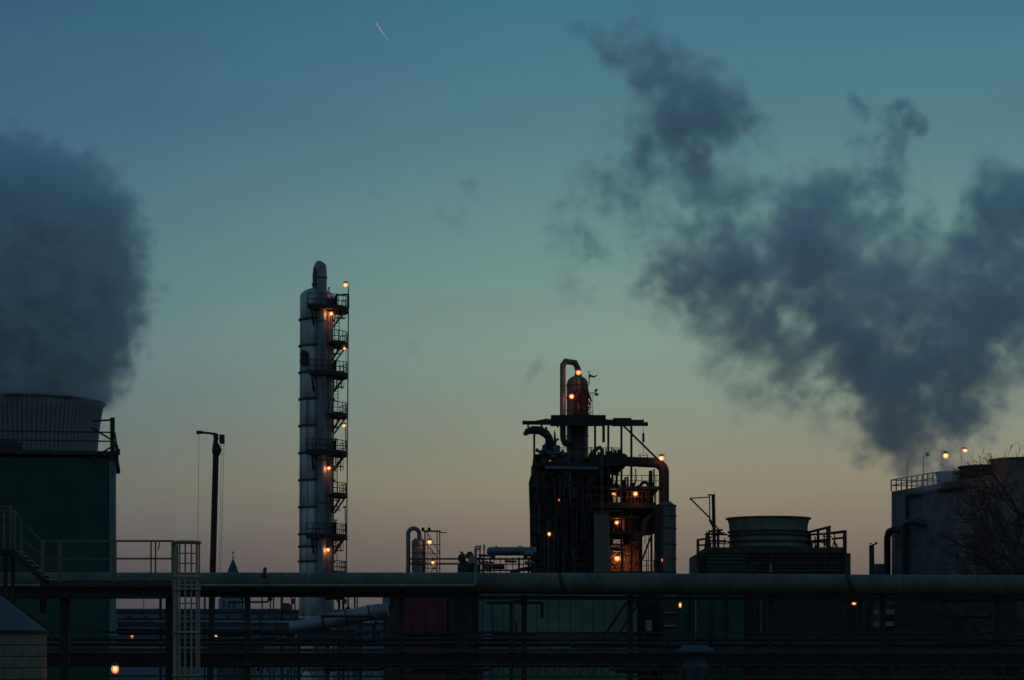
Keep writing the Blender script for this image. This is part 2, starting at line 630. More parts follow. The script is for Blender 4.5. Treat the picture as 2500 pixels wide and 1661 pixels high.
# shell sections, each clad separately, with curved sheets
prev = 726
seq = levels + [1440, 1505, 1570, 1640, 1720, HOR + HC / s]
for i in range(len(seq) - 1):
    a, b = seq[i], seq[i + 1]
    ra, rbb = rad(a), rad(b)
    m = MB()
    m.lathe(CX, CY, [(rbb - 0.02, P.z(b)), (rbb, P.z(b) + 0.04), (ra, P.z(a) - 0.04), (ra - 0.02, P.z(a))], 48)
    m.build('shell_section', M['cladding'], col, True)
for k, y in enumerate(rings):
    m = MB()
    r = rad(y)
    m.lathe(CX, CY, [(r, P.z(y) - .10), (r + .14, P.z(y) - .10), (r + .14, P.z(y) + .07), (r, P.z(y) + .07)], 48)
    m.build('stiffener_ring', M['dark_steel'], col, True)
# dome
m = MB()
r = rad(726)
m.lathe(CX, CY, [(r * math.cos(a), zt + r * 0.55 * math.sin(a)) for a in [PI / 2 * i / 8 * 0.999 for i in range(9)]], 48)
m.build('dome', M['cladding'], col, True)
# vertical seams of the cladding
for an in (-150, -118, -92):
    m = MB()
    a = math.radians(an)
    segs = [782, 911, 1107, 1305, 1400] if an != -118 else [976, 1400]
    m.path([(CX + (rad(y) + .01) * math.cos(a), CY + (rad(y) + .01) * math.sin(a), P.z(y)) for y in (segs[0], segs[-1])], 0.05, 5)
    m.build('cladding_seam', M['riser'], col)
# riser pipe in front with swan neck into the dome
m = MB()
yr = -(R0 + 0.48)
rx = CX
m.path([P(790, HOR + (HC - 1) / s, yr), P(790.5, 690, yr)], 11.7 * s, 20)
m.build('riser_pipe', M['riser'], col, True)
m = MB()
m.path([P(790.5, 696, yr), P(790, 672, yr), P(788, 660, yr + .25), P(783, 655, yr + 0.75), P(779, 660, yr + 1.2), P(776, 674, yr + 1.55), P(775, 706, yr + 1.7)],
       [11.7 * s, 12 * s, 12.4 * s, 12.4 * s, 12.2 * s, 12 * s, 11.5 * s], 18)
m.build('swan_neck', M['riser'], col, True)
m = MB()
m.path([P(790.5, 688.5, yr), P(790.5, 686, yr)], 13.2 * s, 20)
m.build('riser_flange', M['dark_steel'], col, True)
m = MB()
m.path([P(775, 699, yr + 1.7), P(775, 695.5, yr + 1.7)], 13.4 * s, 20)
m.build('dome_flange', M['dark_steel'], col, True)
for y in (792, 1128, 1232):
    m = MB()
    m.path([P(790.5, y + 1.5, yr), P(790.5, y - 1.5, yr)], 12.4 * s, 20)
    m.build('pipe_clamp', M['dark_steel'], col, True)
m = MB()   # black strip standing in for the shaded gap behind the riser
m.bar(P(777, 1400, yr + .4), P(777.5, 700, yr + .4), 0.09)
m.build('gap_shade_strip', M['black_steel'], col)
# dark stained manway pair
m = MB()
for y, rr in ((870, 9.0), (886, 10.5)):
    a = math.radians(-126)
    r = rad(y)
    p0 = Vector((CX + r * math.cos(a), CY + r * math.sin(a), P.z(y)))
    q = Vector((CX + (r + .28) * math.cos(a), CY + (r + .28) * math.sin(a), P.z(y)))
    m.path([p0, q], rr * s, 16)
    m.path([q, q + (q - p0) * 0.25], rr * s * 1.12, 16)
m.build('manway', M['black_steel'], col, True)
# platforms
def platform(ydeck, a0, a1, ro, thick=0.30, rail=True, cage=False, drop=True, gate=0):
    z = P.z(ydeck)
    A0, A1 = math.radians(a0), math.radians(a1)
    n_ = max(6, int(abs(a1 - a0) / 9))
    ri = rad(ydeck) + .08
    ro_ = ro * s
    m = MB()
    m.lathe(CX, CY, [(ri, z - thick), (ro_, z - thick), (ro_, z), (ri, z), (ri, z - thick)], n_, A0, A1)
    for A in (A0, A1):
        m.add([(CX + ri * math.cos(A), CY + ri * math.sin(A), z - thick), (CX + ro_ * math.cos(A), CY + ro_ * math.sin(A), z - thick),
               (CX + ro_ * math.cos(A), CY + ro_ * math.sin(A), z), (CX + ri * math.cos(A), CY + ri * math.sin(A), z)], [(0, 1, 2, 3)])
    pf = m.build('platform', M['black_steel'], col)
    # brackets under
    k = 3 if a1 - a0 > 100 else 2
    for i in range(k):
        A = A0 + (A1 - A0) * (i + 0.5) / k
        if k == 3:
            A = [math.radians(-95 if a0 < -60 else -30), math.radians(-15), math.radians(35)][i]
            if not (A0 <= A <= A1):
                continue
        d_ = Vector((math.cos(A), math.sin(A), 0))
        m = MB()
        m.bar(Vector((CX, CY, z - thick)) + d_ * (ro_ * 0.93), Vector((CX, CY, z - 1.75)) + d_ * (rad(ydeck) + .1), 0.14)
        m.build('bracket', M['black_steel'], pf)
    if rail:
        # posts and rails of the guard
        arc = (A1 - A0)
        cnt = max(4, int(arc * ro_ / 0.62))
        for i in range(cnt + 1):
            A = A0 + arc * i / cnt
            p_ = Vector((CX + (ro_ - .05) * math.cos(A), CY + (ro_ - .05) * math.sin(A), z))
            m = MB()
            m.bar(p_, p_ + Vector((0, 0, 1.12)), 0.065)
            m.build('guard_post', M['dark_steel'], pf)
        for h in (0.56, 1.1):
            m = MB()
            m.path([(CX + (ro_ - .05) * math.cos(A0 + arc * i / 14), CY + (ro_ - .05) * math.sin(A0 + arc * i / 14), z + h) for i in range(15)], 0.038, 6)
            m.build('guard_rail', M['dark_steel'], pf)
        m = MB()
        m.lathe(CX, CY, [(ro_ - .01, z), (ro_ - .01, z + .13)], 14, A0, A1)
        m.build('toe_board', M['dark_steel'], pf)
    return pf
pls = [(755, -102, 42, 78.5, .34), (841, -55, 45, 78, .26), (915, -100, 45, 77.5, .34), (1014, -55, 45, 77, .26),
       (1106, -105, 45, 76.5, .36), (1209, -55, 45, 76, .26), (1309, -105, 45, 75.5, .36), (1399, -55, 45, 74, .2)]
for (y, a0, a1, ro, th) in pls:
    platform(y, a0, a1, ro, th)
# ladders with hanging cages between platforms
def ladder(y0, y1, px, d, cage=None):
    m = MB()
    for dx in (-5.5, 5.5):
        m.bar(P(px + dx, y0, d), P(px + dx, y1, d), 0.07)
    yy = y1 - 6
    while yy > y0:
        m.bar(P(px - 5.5, yy, d), P(px + 5.5, yy, d), 0.04)
        yy -= 7.5
    l = m.build('ladder', M['dark_steel'], col)
    if cage:
        for ya in range(int(cage[0]), int(cage[1]) + 1, 24):
            m = MB()
            m.path([P(px + 12 * math.cos(t) + 8, ya, d + 9 * s * math.sin(t)) for t in [2 * PI * i / 12 for i in range(13)]], 0.04, 5)
            m.build('cage_hoop', M['dark_steel'], l)
        for t in range(6):
            t_ = 2 * PI * t / 6
            m = MB()
            m.bar(P(px + 8 + 12 * math.cos(t_), cage[0], d + 9 * s * math.sin(t_)), P(px + 8 + 12 * math.cos(t_), cage[1], d + 9 * s * math.sin(t_)), 0.05)
            m.build('cage_bar', M['dark_steel'], l)
ladder(758, 838, 825, -1.3, (758, 784))
ladder(845, 912, 812, -1.6, (845, 869))
ladder(920, 1011, 822, -1.3, (925, 955))
ladder(1017, 1103, 812, -1.6, (1024, 1048))
ladder(1112, 1206, 820, -1.3, (1118, 1154))
ladder(1214, 1306, 812, -1.6, (1224, 1251))
ladder(1316, 1400, 820, -1.3, (1322, 1348))
# tall thin conduit at the outer edge
m = MB()
m.path([P(846, 1400, -.2), P(851, 752, -.2), P(851, 700, -.2)], 0.055, 6)
m.build('conduit', M['dark_steel'], col)
m = MB()
m.path([P(843.5, 1040, -.4), P(846, 1090, -.4)], 0.045, 6)
m.path([P(843, 1236, -.4), P(845, 1300, -.4)], 0.045, 6)
m.path([P(838, 1239, -.4), P(845, 1239, -.4)], 0.08, 6)
m.build('lamp_pole', M['dark_steel'], col)
# top platform davit frame
m = MB()
m.bar(P(820, 723, -.5), P(851, 721, -.5), 0.16)
m.bar(P(851, 721, -.5), P(851, 755, -.5), 0.20)
m.bar(P(824, 718, -.5), P(824, 755, -.5), 0.10)
m.build('davit', M['black_steel'], col)
# small narrow pipes running down right of the riser, and equipment on platforms
for px, r, d in ((806, 2.2, -1.75), (811, 1.4, -1.7), (803, 1.1, -1.9)):
    m = MB()
    m.path([P(px, 1400, d), P(px + 1.5, 735, d)], r * s, 8)
    m.build('small_pipe', M['grey_steel'], col, True)
for (y, h) in ((915, 30), (1106, 34), (1309, 40), (755, 30)):
    m = MB()
    m.path([P(814, y, -1.0), P(814, y - h * .7, -1.0), P(817, y - h * .8, -1.0)], [5.5 * s, 5.2 * s, 3 * s], 12)
    m.path([P(821, y, -1.0), P(821, y - h * .85, -1.0)], 2.6 * s, 10)
    m.path([P(817, y - h * .93, -1.0), P(826, y - h * .93, -1.0)], 1.6 * s, 8)
    m.ball(P(821, y - h * .78, -1.0), 3.4 * s)
    m.build('valve_cluster', M['black_steel'], col, True)
m = MB()
m.ball(P(804, 705, -.4), 2.6 * s)
m.path([P(804, 712, -.4), P(804, 703, -.4)], 1.2 * s, 8)
m.build('vent_nozzle', M['dark_steel'], col, True)

lamp(844, 697, Yc, 'topmost lamp on its own pole above the tall silver column', r=3.9, d=-.3, side=1, stalk=6, energy=7.5)
lamp(813, 774, Yc, 'bright lamp under the top platform of the tall silver column', 'strong', r=3.6, d=-2.2, hang='back', energy=48)
lamp(842, 853, Yc, 'lamp at the outer rail just under the second platform of the tall column', r=3.6, d=-.6, hang='post', side=.6, stalk=52, energy=7.5)
lamp(841, 1041, Yc, 'lamp on a thin post halfway up the tall column, beside its edge conduit', r=3.8, d=-.6, hang='post', side=.7, stalk=52, energy=7.5)
lamp(807.5, 1148, Yc, 'lamp close to the shell of the tall column, third from below', 'strong', r=3.5, d=-2.3, hang='back', energy=27)
lamp(805.5, 1345, Yc, 'lowest lamp on the tall silver column, above the long pipe', 'strong', r=3.6, d=-2.3, hang='back', energy=33)

# ------------------------------------------------------------------ small still with gooseneck, left of the main unit
P = Plane(215)
s = P.s
still = thing('small_still', 'small silver still with bent gooseneck pipe standing beside a steel frame', 'still', P(1010, HOR + HC / s))
m = MB()
arc = [P(1010 - 13.5 * math.cos(t), 1304 - 13.5 * math.sin(t)) for t in [PI * i / 12 for i in range(13)]]
m.path([P(996.5, HOR + HC / s - 5)] + [P(996.5, 1304)] + arc[1:] + [P(1024, 1320)], 5.3 * s, 14)
m.build('gooseneck', M['blue'], still, True)
m = MB()
r = 16.5 * s
cxs, cys = P.x(1022), 215
m.lathe(cxs, cys, [(0.01, P.z(1314)), (r * .6, P.z(1315)), (r, P.z(1321)), (r, 0.5)], 28)
m.build('drum', M['riser'], still, True)
for y in (1332, 1350, 1372):
    m = MB()
    m.lathe(cxs, cys, [(r, P.z(y + .8)), (r + .06, P.z(y + .8)), (r + .06, P.z(y - .8)), (r, P.z(y - .8))], 28)
    m.build('band', M['dark_steel'], still, True)
fr = thing('steel_frame', 'narrow open steel frame with cross bracing beside the small still', 'steel frame', P(1055, HOR + HC / s))
for px, w in ((1038, 3.2), (1044, 1.6), (1067, 2.2), (1074, 2.6)):
    m = MB()
    m.bar(P(px, HOR + HC / s, .2 if px in (1044, 1067) else -.5), P(px, 1296, .2 if px in (1044, 1067) else -.5), w * s)
    m.build('post', M['rust'], fr)
for y, w in ((1298, 4), (1331, 2.2), (1352, 1.4), (1388, 2)):
    m = MB()
    m.bar(P(1034, y, -.55), P(1076, y, -.55), w * s)
    m.build('beam', M['rust'], fr)
for a, b in (((1042, 1300), (1073, 1350)), ((1043, 1333), (1073, 1368)), ((1073, 1375), (1050, 1400))):
    m = MB()
    m.bar(P(*a, -.5), P(*b, -.5), 1.8 * s)
    m.build('brace', M['rust'], fr)
m = MB()
m.bar(P(1074, 1301, -.5), P(1092, 1302, -.5), 2.2 * s)
m.build('davit_arm', M['rust'], fr)
for px in (1033, 1048):
    m = MB()
    m.path([P(px, 1298, -.4), P(px, 1289, -.4)], 3.8 * s, 10)
    m.build('vent_head', M['black_steel'], fr, True)
for i in range(7):
    m = MB()
    x0_ = 1046 + random.uniform(-3, 8)
    y0_ = 1340 + i * 8
    m.path([P(x0_, y0_, -.3), P(x0_ + random.uniform(6, 14), y0_ + random.uniform(-4, 4), -.3), P(x0_ + 14, y0_ + 9, -.3)], 0.8 * s, 6)
    m.build('small_pipe', M['dark_steel'], fr, True)
for y, lb in ((1366, 'upper of two horizontal pipes joining the small still to the pump cluster'), (1378, 'lower of two horizontal pipes joining the small still to the pump cluster')):
    m = MB()
    m.path([P(1003, y, -1.1), P(1120, y, -1.1)], 2.2 * s, 10)
    tag(m.build('pipe', M['dark_steel'], None, True, off=P(1060, y, -1.1)), lb, 'pipe')
lamp(1049.5, 1325, 215, 'lamp high on the narrow steel frame by the small still', 'strong', r=4.2, d=-1.0, hang='back', energy=9)
lamp(1058, 1375, 215, 'lamp low on the narrow steel frame by the small still', 'strong', r=3.6, d=-1.2, hang='back', energy=6)

# pump cluster and horizontal drum
pc = thing('pump_cluster', 'cluster of round pump housings and valves above the long pipe', 'pump', P(1140, HOR + HC / s))
for (px, py, rr, d, mt) in ((1128, 1362, 9.5, 0, 'dark_steel'), (1133, 1382, 14, .4, 'green_steel'), (1147, 1356, 9, .3, 'dark_steel'), (1153, 1368, 10, 0, 'riser')):
    m = MB()
    m.path([P(px, py, -.7 + d), P(px, py, -.6 + d), P(px, py, .9 + d)], [rr * s * .8, rr * s, rr * s], 18)
    m.build('pump_housing', M[mt], pc, True)
m = MB()
m.box(P.x(1117), P.x(1170), 215.2, 216.4, 0.2, P.z(1378))
m.build('plinth', M['green_steel'], pc)
rng = random.Random(4)
for i in range(22):
    x0_, y0_ = rng.uniform(1120, 1204), rng.uniform(1352, 1392)
    m = MB()
    m.path([P(x0_, y0_ + rng.uniform(5, 12), -.3), P(x0_, y0_, -.3), P(x0_ + rng.uniform(-8, 8), y0_ - rng.uniform(0, 4), -.3)], rng.uniform(1.2, 4.5) * s, 8)
    m.build('small_pipe', M[rng.choice(('black_steel', 'dark_steel', 'green_steel', 'riser'))], pc, True)
m = MB()
m.path([P(1127, 1352, 0), P(1127, 1348, 0)], 2 * s, 8)
m.path([P(1122, 1348, 0), P(1131, 1349, 0)], 1.4 * s, 8)
m.build('vent_cap', M['black_steel'], pc, True)
for px, top in ((1172, 1332), (1182, 1328)):
    m = MB()
    m.path([P(px, 1400, -.4), P(px, top + 2, -.4)], 1.6 * s, 8)
    m.ball(P(px, top + 8, -.4), 2.8 * s)
    m.bar(P(px - 3.5, top + 14, -.4), P(px + 3.5, top + 14, -.4), 1.2 * s)
    m.path([P(px, top + 3, -.4), P(px, top, -.4)], .8 * s, 6)
    m.build('relief_valve', M['dark_steel'], pc, True)
for (a, b, r) in (((1168, 1356), (1200, 1358), 3), ((1165, 1374), (1205, 1374), 2.2), ((1160, 1345), (1170, 1340), 2)):
    m = MB()
    m.path([P(*a, -.3), P(*b, -.3)], r * s, 8)
    m.build('small_pipe', M['dark_steel'], pc, True)

dr = thing('horizontal_drum', 'horizontal blue grey drum on saddles beside the dark process unit', 'tank', P(1245, HOR + HC / s))
m = MB()
xa, xb, yc_ = 1188, 1310, 1344.5
m.path([P(xa, yc_, 1.6), P(xa + 2.5, yc_, 1.6), P(xa + 7, yc_, 1.6), P(xb, yc_, 1.6)], [5 * s, 8.5 * s, 10.8 * s, 10.8 * s], 22)
m.build('drum', M['blue'], dr, True)
for px in (1211, 1267, 1273):
    m = MB()
    m.path([P(px, 1334, 1.6), P(px, 1330.5, 1.6)], 1.8 * s, 8)
    m.build('nozzle', M['dark_steel'], dr, True)
for px in (1204, 1283):
    m = MB()
    m.box(P.x(px - 5), P.x(px + 5), 216, 217.2, P.z(1362), P.z(1352))
    m.build('saddle', M['dark_steel'], dr)
rk = thing('drum_support_frame', 'low dark frame of beams and valves carrying the horizontal drum', 'steel frame', P(1240, HOR + HC / s))
for y, w in ((1364, 4.5), (1377, 2.4), (1392, 4)):
    m = MB()
    m.bar(P(1166, y, 1.0), P(1300, y, 1.0), w * s)
    m.build('beam', M['black_steel'], rk)
for px in (1178, 1197, 1206, 1222, 1236, 1252, 1268, 1279, 1290):
    m = MB()
    m.bar(P(px, HOR + HC / s, 1.0), P(px + random.uniform(-1, 1), 1360, 1.0), random.choice((2, 3.5, 5)) * s)
    m.build('post', M['black_steel'], rk)
for (a, b, r, mt) in (((1176, 1384), (1232, 1384), 5.5, 'black_steel'), ((1232, 1370), (1262, 1371), 3.0, 'dark_steel'), ((1245, 1397), (1300, 1384), 4.5, 'black_steel'),
                      ((1281, 1352), (1302, 1352), 7, 'blue'), ((1281, 1374), (1302, 1374), 5, 'blue')):
    m = MB()
    m.path([P(*a, .7), P(*b, .7)], r * s, 10)
    m.build('pipe_run', M[mt], rk, True)

# ------------------------------------------------------------------ main process unit
P = Plane(228)
s = P.s
GR = HOR + HC / s
unit = thing('process_unit', 'tall dark process structure of decks, columns and pipes in the middle', 'process unit', P(1400, GR, 5))
def part_bar(a, b, w, name, mt='black_steel', par=None, d=0.0, d2=None, h=None):
    m_ = MB()
    m_.bar(P(a[0], a[1], d), P(b[0], b[1], d if d2 is None else d2), w * s, (h or w) * s)
    return m_.build(name, M[mt], par or unit)
def part_pipe(pts_, r, name, mt='dark_steel', par=None, d=0.0, n=12):
    m_ = MB()
    m_.path([P(p[0], p[1], (p[2] if len(p) > 2 else 0) + d) for p in pts_], r * s if not isinstance(r, list) else [q * s for q in r], n)
    return m_.build(name, M[mt], par or unit, True)
# columns of the frame, front and back row
for px, top in ((1304, 1045), (1333, 1045), (1374, 1100), (1420, 1130), (1452, 1035), (1484, 1035), (1516, 1035), (1540, 1035)):
    part_bar((px, GR), (px, top), 5.2, 'post', 'black_steel' if px != 1304 else 'green_steel', d=-1)
for px, top in ((1300, 1130), (1312, 1130), (1346, 1130), (1396, 1130), (1440, 1130), (1470, 1130), (1500, 1130), (1548, 1130), (1598, 1210)):
    part_bar((px, GR), (px, top), 5, 'post', d=5)
for px, top in ((1320, 1150), (1360, 1150), (1410, 1150), (1500, 1150), (1570, 1200)):
    part_bar((px, GR), (px, top), 5, 'post', d=9)
# decks
def deck(y, x0, x1, th, d0=-1.4, d1=9.5, mt='black_steel'):
    m_ = MB()
    m_.box(P.x(x0), P.x(x1), P.Y + d0, P.Y + d1, P.z(y + th), P.z(y))
    return m_.build('deck', M[mt], unit)
deck(1112, 1302, 1345, 4)
deck(1132, 1300, 1520, 9)
deck(1190, 1299, 1608, 7)
deck(1229, 1299, 1600, 14)
deck(1262, 1299, 1560, 6)
deck(1299, 1299, 1575, 7)
deck(1330, 1299, 1530, 5)
deck(1362, 1299, 1480, 6)
deck(1396, 1299, 1610, 6, -1.4, 9.5, 'dark_steel')
part_bar((1330, 1145), (1460, 1147), 7, 'edge_beam', 'blue', d=-1.8)
for y in (1160, 1211, 1250, 1283, 1318, 1346, 1380):
    part_bar((1300, y), (1500 + random.randint(-10, 30), y + random.uniform(-1, 1)), random.choice((2, 3, 4)), 'beam', random.choice(('black_steel', 'rust')), d=-1.3)
# closed inner volume: clad vessels and brown panels, standing side by side
vess = [(1312, 13, 1128, 3), (1338, 15, 1140, 4.5), (1367, 16, 1140, 4.5), (1398, 17, 1140, 5), (1430, 15, 1140, 5), (1458, 14, 1150, 5), (1383, 14, 1180, 1.5), (1352, 10, 1150, 1.0), (1415, 12, 1170, 1.2),
        (1325, 9, 1160, .6), (1442, 8, 1150, .4)]
for i, (px, r, top, d) in enumerate(vess):
    m = MB()
    m.lathe(P.x(px), P.Y + d, [(0.01, P.z(top - r * .35)), (r * .7 * s, P.z(top - r * .2)), (r * s, P.z(top + 3)), (r * s, 0.3)], 20)
    m.build('vessel', M[('rust', 'black_steel', 'dark_steel')[i % 3]], unit, True)
m = MB()
m.box(P.x(1308), P.x(1450), P.Y + 6.6, P.Y + 7.0, 0.2, P.z(1140))
m.build('rear_panel', M['rust'], unit)
m = MB()
m.box(P.x(1500), P.x(1566), P.Y + 6.6, P.Y + 7.0, P.z(1300), P.z(1236))
m.build('rear_panel', M['black_steel'], unit)
for (x0_, x1_, y0_, y1_, d_, mt_) in ((1524, 1582, 1236, 1197, 4.0, 'black_steel'), (1437, 1489, 1262, 1136, 4.2, 'black_steel'), (1521, 1531, 1190, 1168, 2.0, 'rust'), (1540, 1551, 1192, 1176, 1.4, 'black_steel'),
                                      (1556, 1570, 1192, 1183, 1.0, 'rust'), (1586, 1600, 1190, 1172, 3.0, 'black_steel'), (1500, 1516, 1192, 1178, 2.2, 'black_steel'), (1524, 1600, 1262, 1230, 1.2, 'black_steel'),
                                      (1522, 1558, 1300, 1262, .8, 'rust'), (1576, 1600, 1300, 1262, .6, 'black_steel'), (1536, 1556, 1396, 1302, 1.6, 'black_steel'), (1558, 1572, 1396, 1302, 2.6, 'rust')):
    m = MB()
    m.box(P.x(x0_), P.x(x1_), P.Y + d_, P.Y + d_ + .7, P.z(y0_), P.z(y1_))
    m.build('equipment_box', M[mt_], unit)
rng = random.Random(23)
for i in range(60):
    x0_ = rng.uniform(1490, 1598)
    y0_ = rng.uniform(1196, 1380)
    if 1560 < x0_ and y0_ > 1300:
        continue
    m = MB()
    q_ = [(x0_, y0_)]
    for k_ in range(2):
        x0_ = min(1604, x0_ + rng.choice((0, 0, rng.uniform(-22, 22))))
        y0_ += rng.choice((0, rng.uniform(4, 24)))
        if (x0_, y0_) != q_[-1]:
            q_.append((x0_, y0_))
    if len(q_) < 2:
        q_.append((x0_ + 9, y0_))
    m.path([P(a_, b_, .2 + rng.uniform(-.8, .5)) for a_, b_ in q_], rng.uniform(.5, 1.8) * s, 6)
    m.build('pipe_piece', M[rng.choice(('black_steel', 'dark_steel', 'rust'))], unit, True)
for i in range(26):
    x0_ = rng.uniform(1436, 1516)
    y0_ = rng.uniform(1092, 1112)
    m = MB()
    h_ = rng.uniform(4, 16)
    m.path([P(x0_, y0_ + 20, -.9), P(x0_, y0_ + h_ * .2, -.9), P(x0_, y0_, -.9)], [rng.uniform(1.5, 4) * s, rng.uniform(1, 3) * s, .8 * s], 7)
    m.build('valve', M[rng.choice(('black_steel', 'green_steel'))], unit, True)
# left side pipework
part_pipe([(1297, 1240), (1295, 1180), (1299, 1165), (1305, 1158)], 4.5, 'side_pipe', 'black_steel')
part_pipe([(1296, 1235), (1298, 1400)], 3.2, 'side_pipe', 'rust')
part_pipe([(1292, 1236), (1304, 1236)], 1.6, 'side_pipe', 'black_steel')
part_bar((1298, 1180), (1298, GR), 5, 'post', d=-.5)
for px, y0, y1, r, mt in ((1338, 1275, 1400, 1.8, 'grey_steel'), (1345, 1275, 1400, 1.5, 'green_steel'), (1331, 1150, 1400, 1.4, 'dark_steel'), (1324, 1230, 1400, 1.4, 'rust'),
                          (1398, 1345, 1400, 1.5, 'grey_steel'), (1376, 1170, 1400, 2, 'rust'), (1353, 1170, 1330, 2.6, 'rust'), (1431, 1290, 1345, 3, 'dark_steel'),
                          (1422, 1180, 1300, 1.3, 'dark_steel'), (1467, 1115, 1258, 4.2, 'rust'), (1408, 1200, 1330, 1.5, 'rust'), (1390, 1160, 1240, 1.2, 'grey_steel')):
    part_pipe([(px, y1), (px, y0)], r, 'riser', mt, d=-1.6)
for a, b in (((1345, 1299), (1372, 1299)), ((1375, 1346), (1420, 1346)), ((1345, 1235), (1372, 1240)), ((1420, 1290), (1440, 1291)), ((1385, 1238), (1425, 1243)), ((1350, 1176), (1420, 1180)), ((1425, 1250), (1431, 1300)), ((1340, 1265), (1365, 1258))):
    part_pipe([a, b], 0.9, 'small_pipe', 'rust', d=-1.7, n=6)
rng = random.Random(11)
for i in range(46):
    x0_ = rng.uniform(1305, 1440)
    y0_ = rng.uniform(1155, 1390)
    if rng.random() < .5:
        pp = [(x0_, y0_), (x0_ + rng.uniform(8, 34), y0_), (x0_ + rng.uniform(30, 36), y0_ + rng.uniform(6, 22))]
    else:
        pp = [(x0_, y0_), (x0_, y0_ + rng.uniform(10, 40)), (x0_ + rng.uniform(-12, 12), y0_ + rng.uniform(42, 50))]
    part_pipe(pp, rng.uniform(.5, 1.6), 'small_pipe', rng.choice(('rust', 'dark_steel', 'black_steel', 'dark_steel')), d=rng.uniform(-2.0, -1.2), n=6)
# machinery heap on the top deck, left, green
part_pipe([(1333, 1112), (1333, 1093), (1337, 1088)], [11, 10, 6], 'motor', 'green_steel', d=-.8)
for (px, py, r) in ((1328, 1100, 7), (1342, 1106, 10), (1358, 1100, 9), (1362, 1093, 5), (1372, 1108, 7), (1350, 1113, 10), (1318, 1104, 4), (1311, 1100, 4)):
    m = MB()
    m.path([P(px, py + 8, -1.6), P(px, py, -1.6), P(px, py - r * .4, -1.6)], [r * s, r * s * .9, r * s * .5], 10)
    m.build('motor', M['green_steel'], unit, True)
m = MB()
m.box(P.x(1322), P.x(1392), P.Y - 1.2, P.Y + 4, P.z(1134), P.z(1108))
m.build('motor_base', M['green_steel'], unit)
# relief valve silhouette
m = MB()
m.path([P(1354, 1096, -1.6), P(1354, 1080, -1.6), P(1353.5, 1062, -1.6), P(1353.5, 1054, -1.6)], [4.5 * s, 3.6 * s, 2 * s, .6 * s], 10)
m.path([P(1354, 1082, -1.6), P(1363, 1075, -1.6)], [3 * s, 2.4 * s], 8)
m.build('relief_valve', M['green_steel'], unit, True)
# swan-neck hood duct at the left end
part_pipe([(1279, 1065, -1.2), (1287, 1057, -1.2), (1300, 1053, -1.2), (1318, 1054, -1.2), (1332, 1062, -1.2), (1341, 1074, -1.2), (1344, 1090, -1.2), (1344, 1115, -1.2)],
          [4, 8, 10, 10.5, 10.5, 9, 8, 8], 'hood_duct', 'black_steel', n=14)
# crane-way on the top
m = MB()
m.bar(P(1275, 1036, -1.5), P(1580, 1039.5, -1.5), 5 * s, 9.5 * s)
m.build('craneway_beam', M['black_steel'], unit)
m = MB()
m.bar(P(1338, 1018, 3.5), P(1577, 1019.5, 3.5), 5 * s, 6 * s)
m.build('craneway_beam', M['black_steel'], unit)
part_bar((1305, 1034), (1338, 1016), 5, 'slanting_beam', d=-1.4, d2=3.4)
part_bar((1452, 1031), (1482, 1016), 4, 'slanting_beam', d=-1.4, d2=3.4)
part_bar((1510, 1034), (1548, 1018), 4, 'slanting_beam', d=-1.4, d2=3.4)
m = MB()
m.box(P.x(1345), P.x(1478), P.Y - 1.0, P.Y + 3.3, P.z(1033), P.z(1016))
m.build('hoist_housing', M['black_steel'], unit)
m = MB()
m.box(P.x(1498), P.x(1542), P.Y + .2, P.Y + 3.0, P.z(1034), P.z(1020))
m.build('hoist_housing', M['black_steel'], unit)
for px in (1289, 1322, 1361, 1386):
    part_bar((px, 1040), (px, 1048), 4.5, 'trolley', d=-1.6)
part_bar((1472, 1040), (1472, 1084), 6.5, 'hanging_beam', d=-1.6)
part_bar((1520, 1044), (1612, 1134), 4.4, 'brace', d=-1.7)
part_bar((1540, 1040), (1540, 1160), 4.0, 'post', 'rust', d=-1.7)
# chain hoist
hoist = thing('chain_hoist', 'chain hoist hanging from the right end of the overhead beam', 'hoist', P(1568, 1070, -1.5))
for nm, a, b, w in (('chain', (1568.5, 1024), (1568.5, 1062), .9), ('chain', (1568.5, 1084), (1568.5, 1110), .9), ('sling', (1568.5, 1109), (1557, 1115), .9), ('sling', (1568.5, 1109), (1581, 1113), .9), ('spreader_bar', (1556, 1116.5), (1581, 1115), 1.4)):
    m = MB()
    m.bar(P(*a, -1.5), P(*b, -1.5), w * s)
    m.build(nm, M['black_steel'], hoist)
m = MB()
m.path([P(1568.5, 1060, -1.5), P(1568.5, 1064, -1.5), P(1568.5, 1080, -1.5), P(1568.5, 1085, -1.5)], [1 * s, 2.9 * s, 2.9 * s, 1 * s], 10)
m.build('hook_block', M['black_steel'], hoist, True)
# mesh guard on the top deck
for x0_, x1_ in ((1360, 1384), (1437, 1516)):
    m = MB()
    m.bar(P(x0_, 1089, 1.8), P(x1_, 1090, 1.8), 1.3 * s)
    m.bar(P(x0_, 1100, 1.8), P(x1_, 1101, 1.8), .8 * s)
    x_ = x0_
    while x_ < x1_:
        m.bar(P(x_, 1114, 1.8), P(x_, 1089, 1.8), (.45 if int(x_ - x0_) % 12 else 1.0) * s)
        x_ += 3
    m.build('mesh_guard', M['dark_steel'], unit, kind='stuff')
